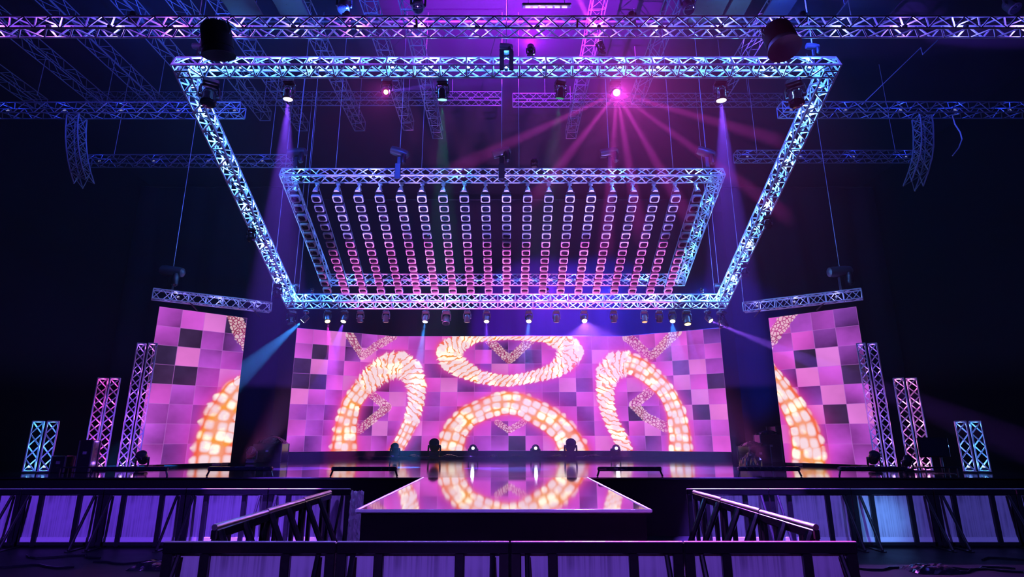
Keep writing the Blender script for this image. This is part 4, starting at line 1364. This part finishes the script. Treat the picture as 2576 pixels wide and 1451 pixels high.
# ------------------------------------------------------------------ covered gear and small equipment
def case(label, c, s, rot=0.0, name='flight_case'):
    t = thing(name, label, 'flight case', (c[0], c[1], c[2]))
    R = Matrix.Rotation(rot, 3, 'Z')
    obj('box_shell', MB().box((c[0], c[1], c[2] + s[2] / 2), s, R, bev=0.03), BLACK_GLOSS, t)
    for dx in (-1, 1):
        for dy in (-1, 1):
            p = R @ Vector((dx * s[0] / 2, dy * s[1] / 2, 0))
            obj('corner_edging', MB().box((c[0] + p.x, c[1] + p.y, c[2] + s[2] / 2), (0.04, 0.04, s[2] - .04), R), CHARCOAL, t)
    obj('latch', MB().box(Vector((c[0], c[1], c[2] + s[2] * .6)) + R @ Vector((0, -s[1] / 2 - .01, 0)), (0.12, 0.03, 0.09), R), ALU_DIM, t)
    return t


for (px, py, D, s, lab, rot) in ((1900, 1166, 26.0, (1.0, 0.9, 0.75), 'lowest black flight case beside the rightmost video wall', 0.2), (1936, 1162, 27.3, (0.9, 0.9, 1.25), 'middle black flight case beside the rightmost video wall', -0.1),
                                 (1966, 1158, 28.5, (0.7, 0.8, 1.65), 'tallest black flight case half behind the rightmost video wall', 0.1), (680, 1152, 27.6, (1.3, 0.9, 0.85), 'black flight case in the gap beside the leftmost video wall', 0.0)):
    b = P(px, py, D)
    case(lab, (b.x, D, ZS), s, rot)
for (px, D, z, rx, h, lab) in ((1880, 26.2, ZS, 0.36, 0.55, 'crumpled shiny cover on the stage beside the flight cases'), (1900, 26.0, ZS + .755, 0.5, 0.22, 'crumpled shiny cover on the lowest flight case'), (1936, 27.3, ZS + 1.255, 0.44, 0.2, 'crumpled shiny cover on the middle flight case'),
                               (680, 27.6, ZS + .855, 0.6, 0.35, 'rounded shiny cover on the flight case by the leftmost video wall')):
    b = P(px, 1150, D)
    crumpled('gear_cover', lab, (b.x if px > 1885 or px < 1000 else b.x - .35, D if px != 1880 else 25.0, z), rx, 0.42, h, int(px), BLACK_GLOSS, 'cover')
# a stand lamp in the gap at the left
b = P(632, 1152, 26.2)
stage_light('small blue lit stand lamp on the stage beside the leftmost video wall', (b.x, 26.2, ZS), (0.1, -1, 0.4), 1.1, stand=True, body=CHARCOAL)
stage_light('dark moving light beside the tallest left truss column', (P(356, 1170, 20.2).x, 20.2, ZS), (0.1, -1, 0.9), 1.0, stand=True)
stage_light('dark moving light beside the tallest right truss column', (P(2200, 1170, 20.2).x, 20.2, ZS), (-0.1, -1, 0.9), 1.0, stand=True)
stage_light('dark moving light between the right truss columns', (P(2285, 1180, 19.8).x, 19.8, ZS), (-0.1, -1, 0.9), 0.8, stand=True)
b = P(205, 1180, 19.7)
case('upright black equipment case before the left pink truss columns', (b.x, 19.9, ZS), (0.42, 0.4, 1.05), 0.1)
b = P(155, 1180, 19.7)
case('low black equipment case between the left cyan and pink columns', (b.x, 19.7, ZS), (0.45, 0.4, 0.55), 0.0)
# monitor on a stand at stage right
b = P(2366, 1180, 19.0)
t = thing('monitor', 'black monitor on a stand before the right truss columns', 'monitor', (b.x, 19.0, ZS))
obj('screen_case', MB().box((b.x - .1, 19.0, ZS + 0.82), (0.98, 0.09, 0.62), bev=0.03), BLACK_GLOSS, t)
obj('display', MB().box((b.x - .1, 18.952, ZS + 0.82), (0.88, 0.012, 0.52)), LENS_OFF, t)
obj('stand_pole', MB().tube((b.x + .1, 19.03, ZS + .03), (b.x + .1, 19.03, ZS + 0.8), 0.035, 10), BLACK, t)
obj('foot', MB().lathe([(0.32, 0), (0.32, 0.02), (0.06, 0.04)], 20, Matrix.Translation((b.x + .1, 19.03, ZS))), BLACK, t, smooth=True)
# low tables of control gear near the outer columns
for px, lab in ((2330, 'low black table behind the monitor at stage right'), (228, 'low black table with a blue shining top at stage left')):
    b = P(px, 1185, 18.9)
    t = thing('low_table', lab, 'table', (b.x, 18.4, ZS))
    obj('table_top', MB().box((b.x, 18.4, ZS + 0.24), (1.1, 0.45, 0.04), bev=0.01), BLACK_GLOSS, t)
    for dx in (-.48, .48):
        for dy in (-.17, .17):
            obj('leg', MB().tube((b.x + dx, 18.4 + dy, ZS), (b.x + dx, 18.4 + dy, ZS + .23), 0.02, 6), BLACK, t)

# ------------------------------------------------------------------ haze in the air over the stage
k = NT('stage_haze')
sc_ = k.n('ShaderNodeVolumeScatter')
sc_.inputs['Color'].default_value = (0.92, 0.92, 1, 1)
sc_.inputs['Density'].default_value = 0.0016
sc_.inputs['Anisotropy'].default_value = 0.1
k.link(sc_.outputs[0], k.out.inputs['Volume'])
prof = [(17.52, 0.5), (40.2, 0.5), (40.2, 19.25), (9.0, 19.25), (9.0, 4.0), (17.52, 4.0)]
mb = MB()
mb.add([(x, y, z) for x in (-24.25, 24.25) for y, z in prof], [tuple(range(5, -1, -1)), tuple(range(6, 12))] + [(i, (i + 1) % 6, 6 + (i + 1) % 6, 6 + i) for i in range(6)])
hz = tag(obj('haze', mb, k.m), kind='stuff')
hz['label'] = 'thin stage haze hanging in the hall air'
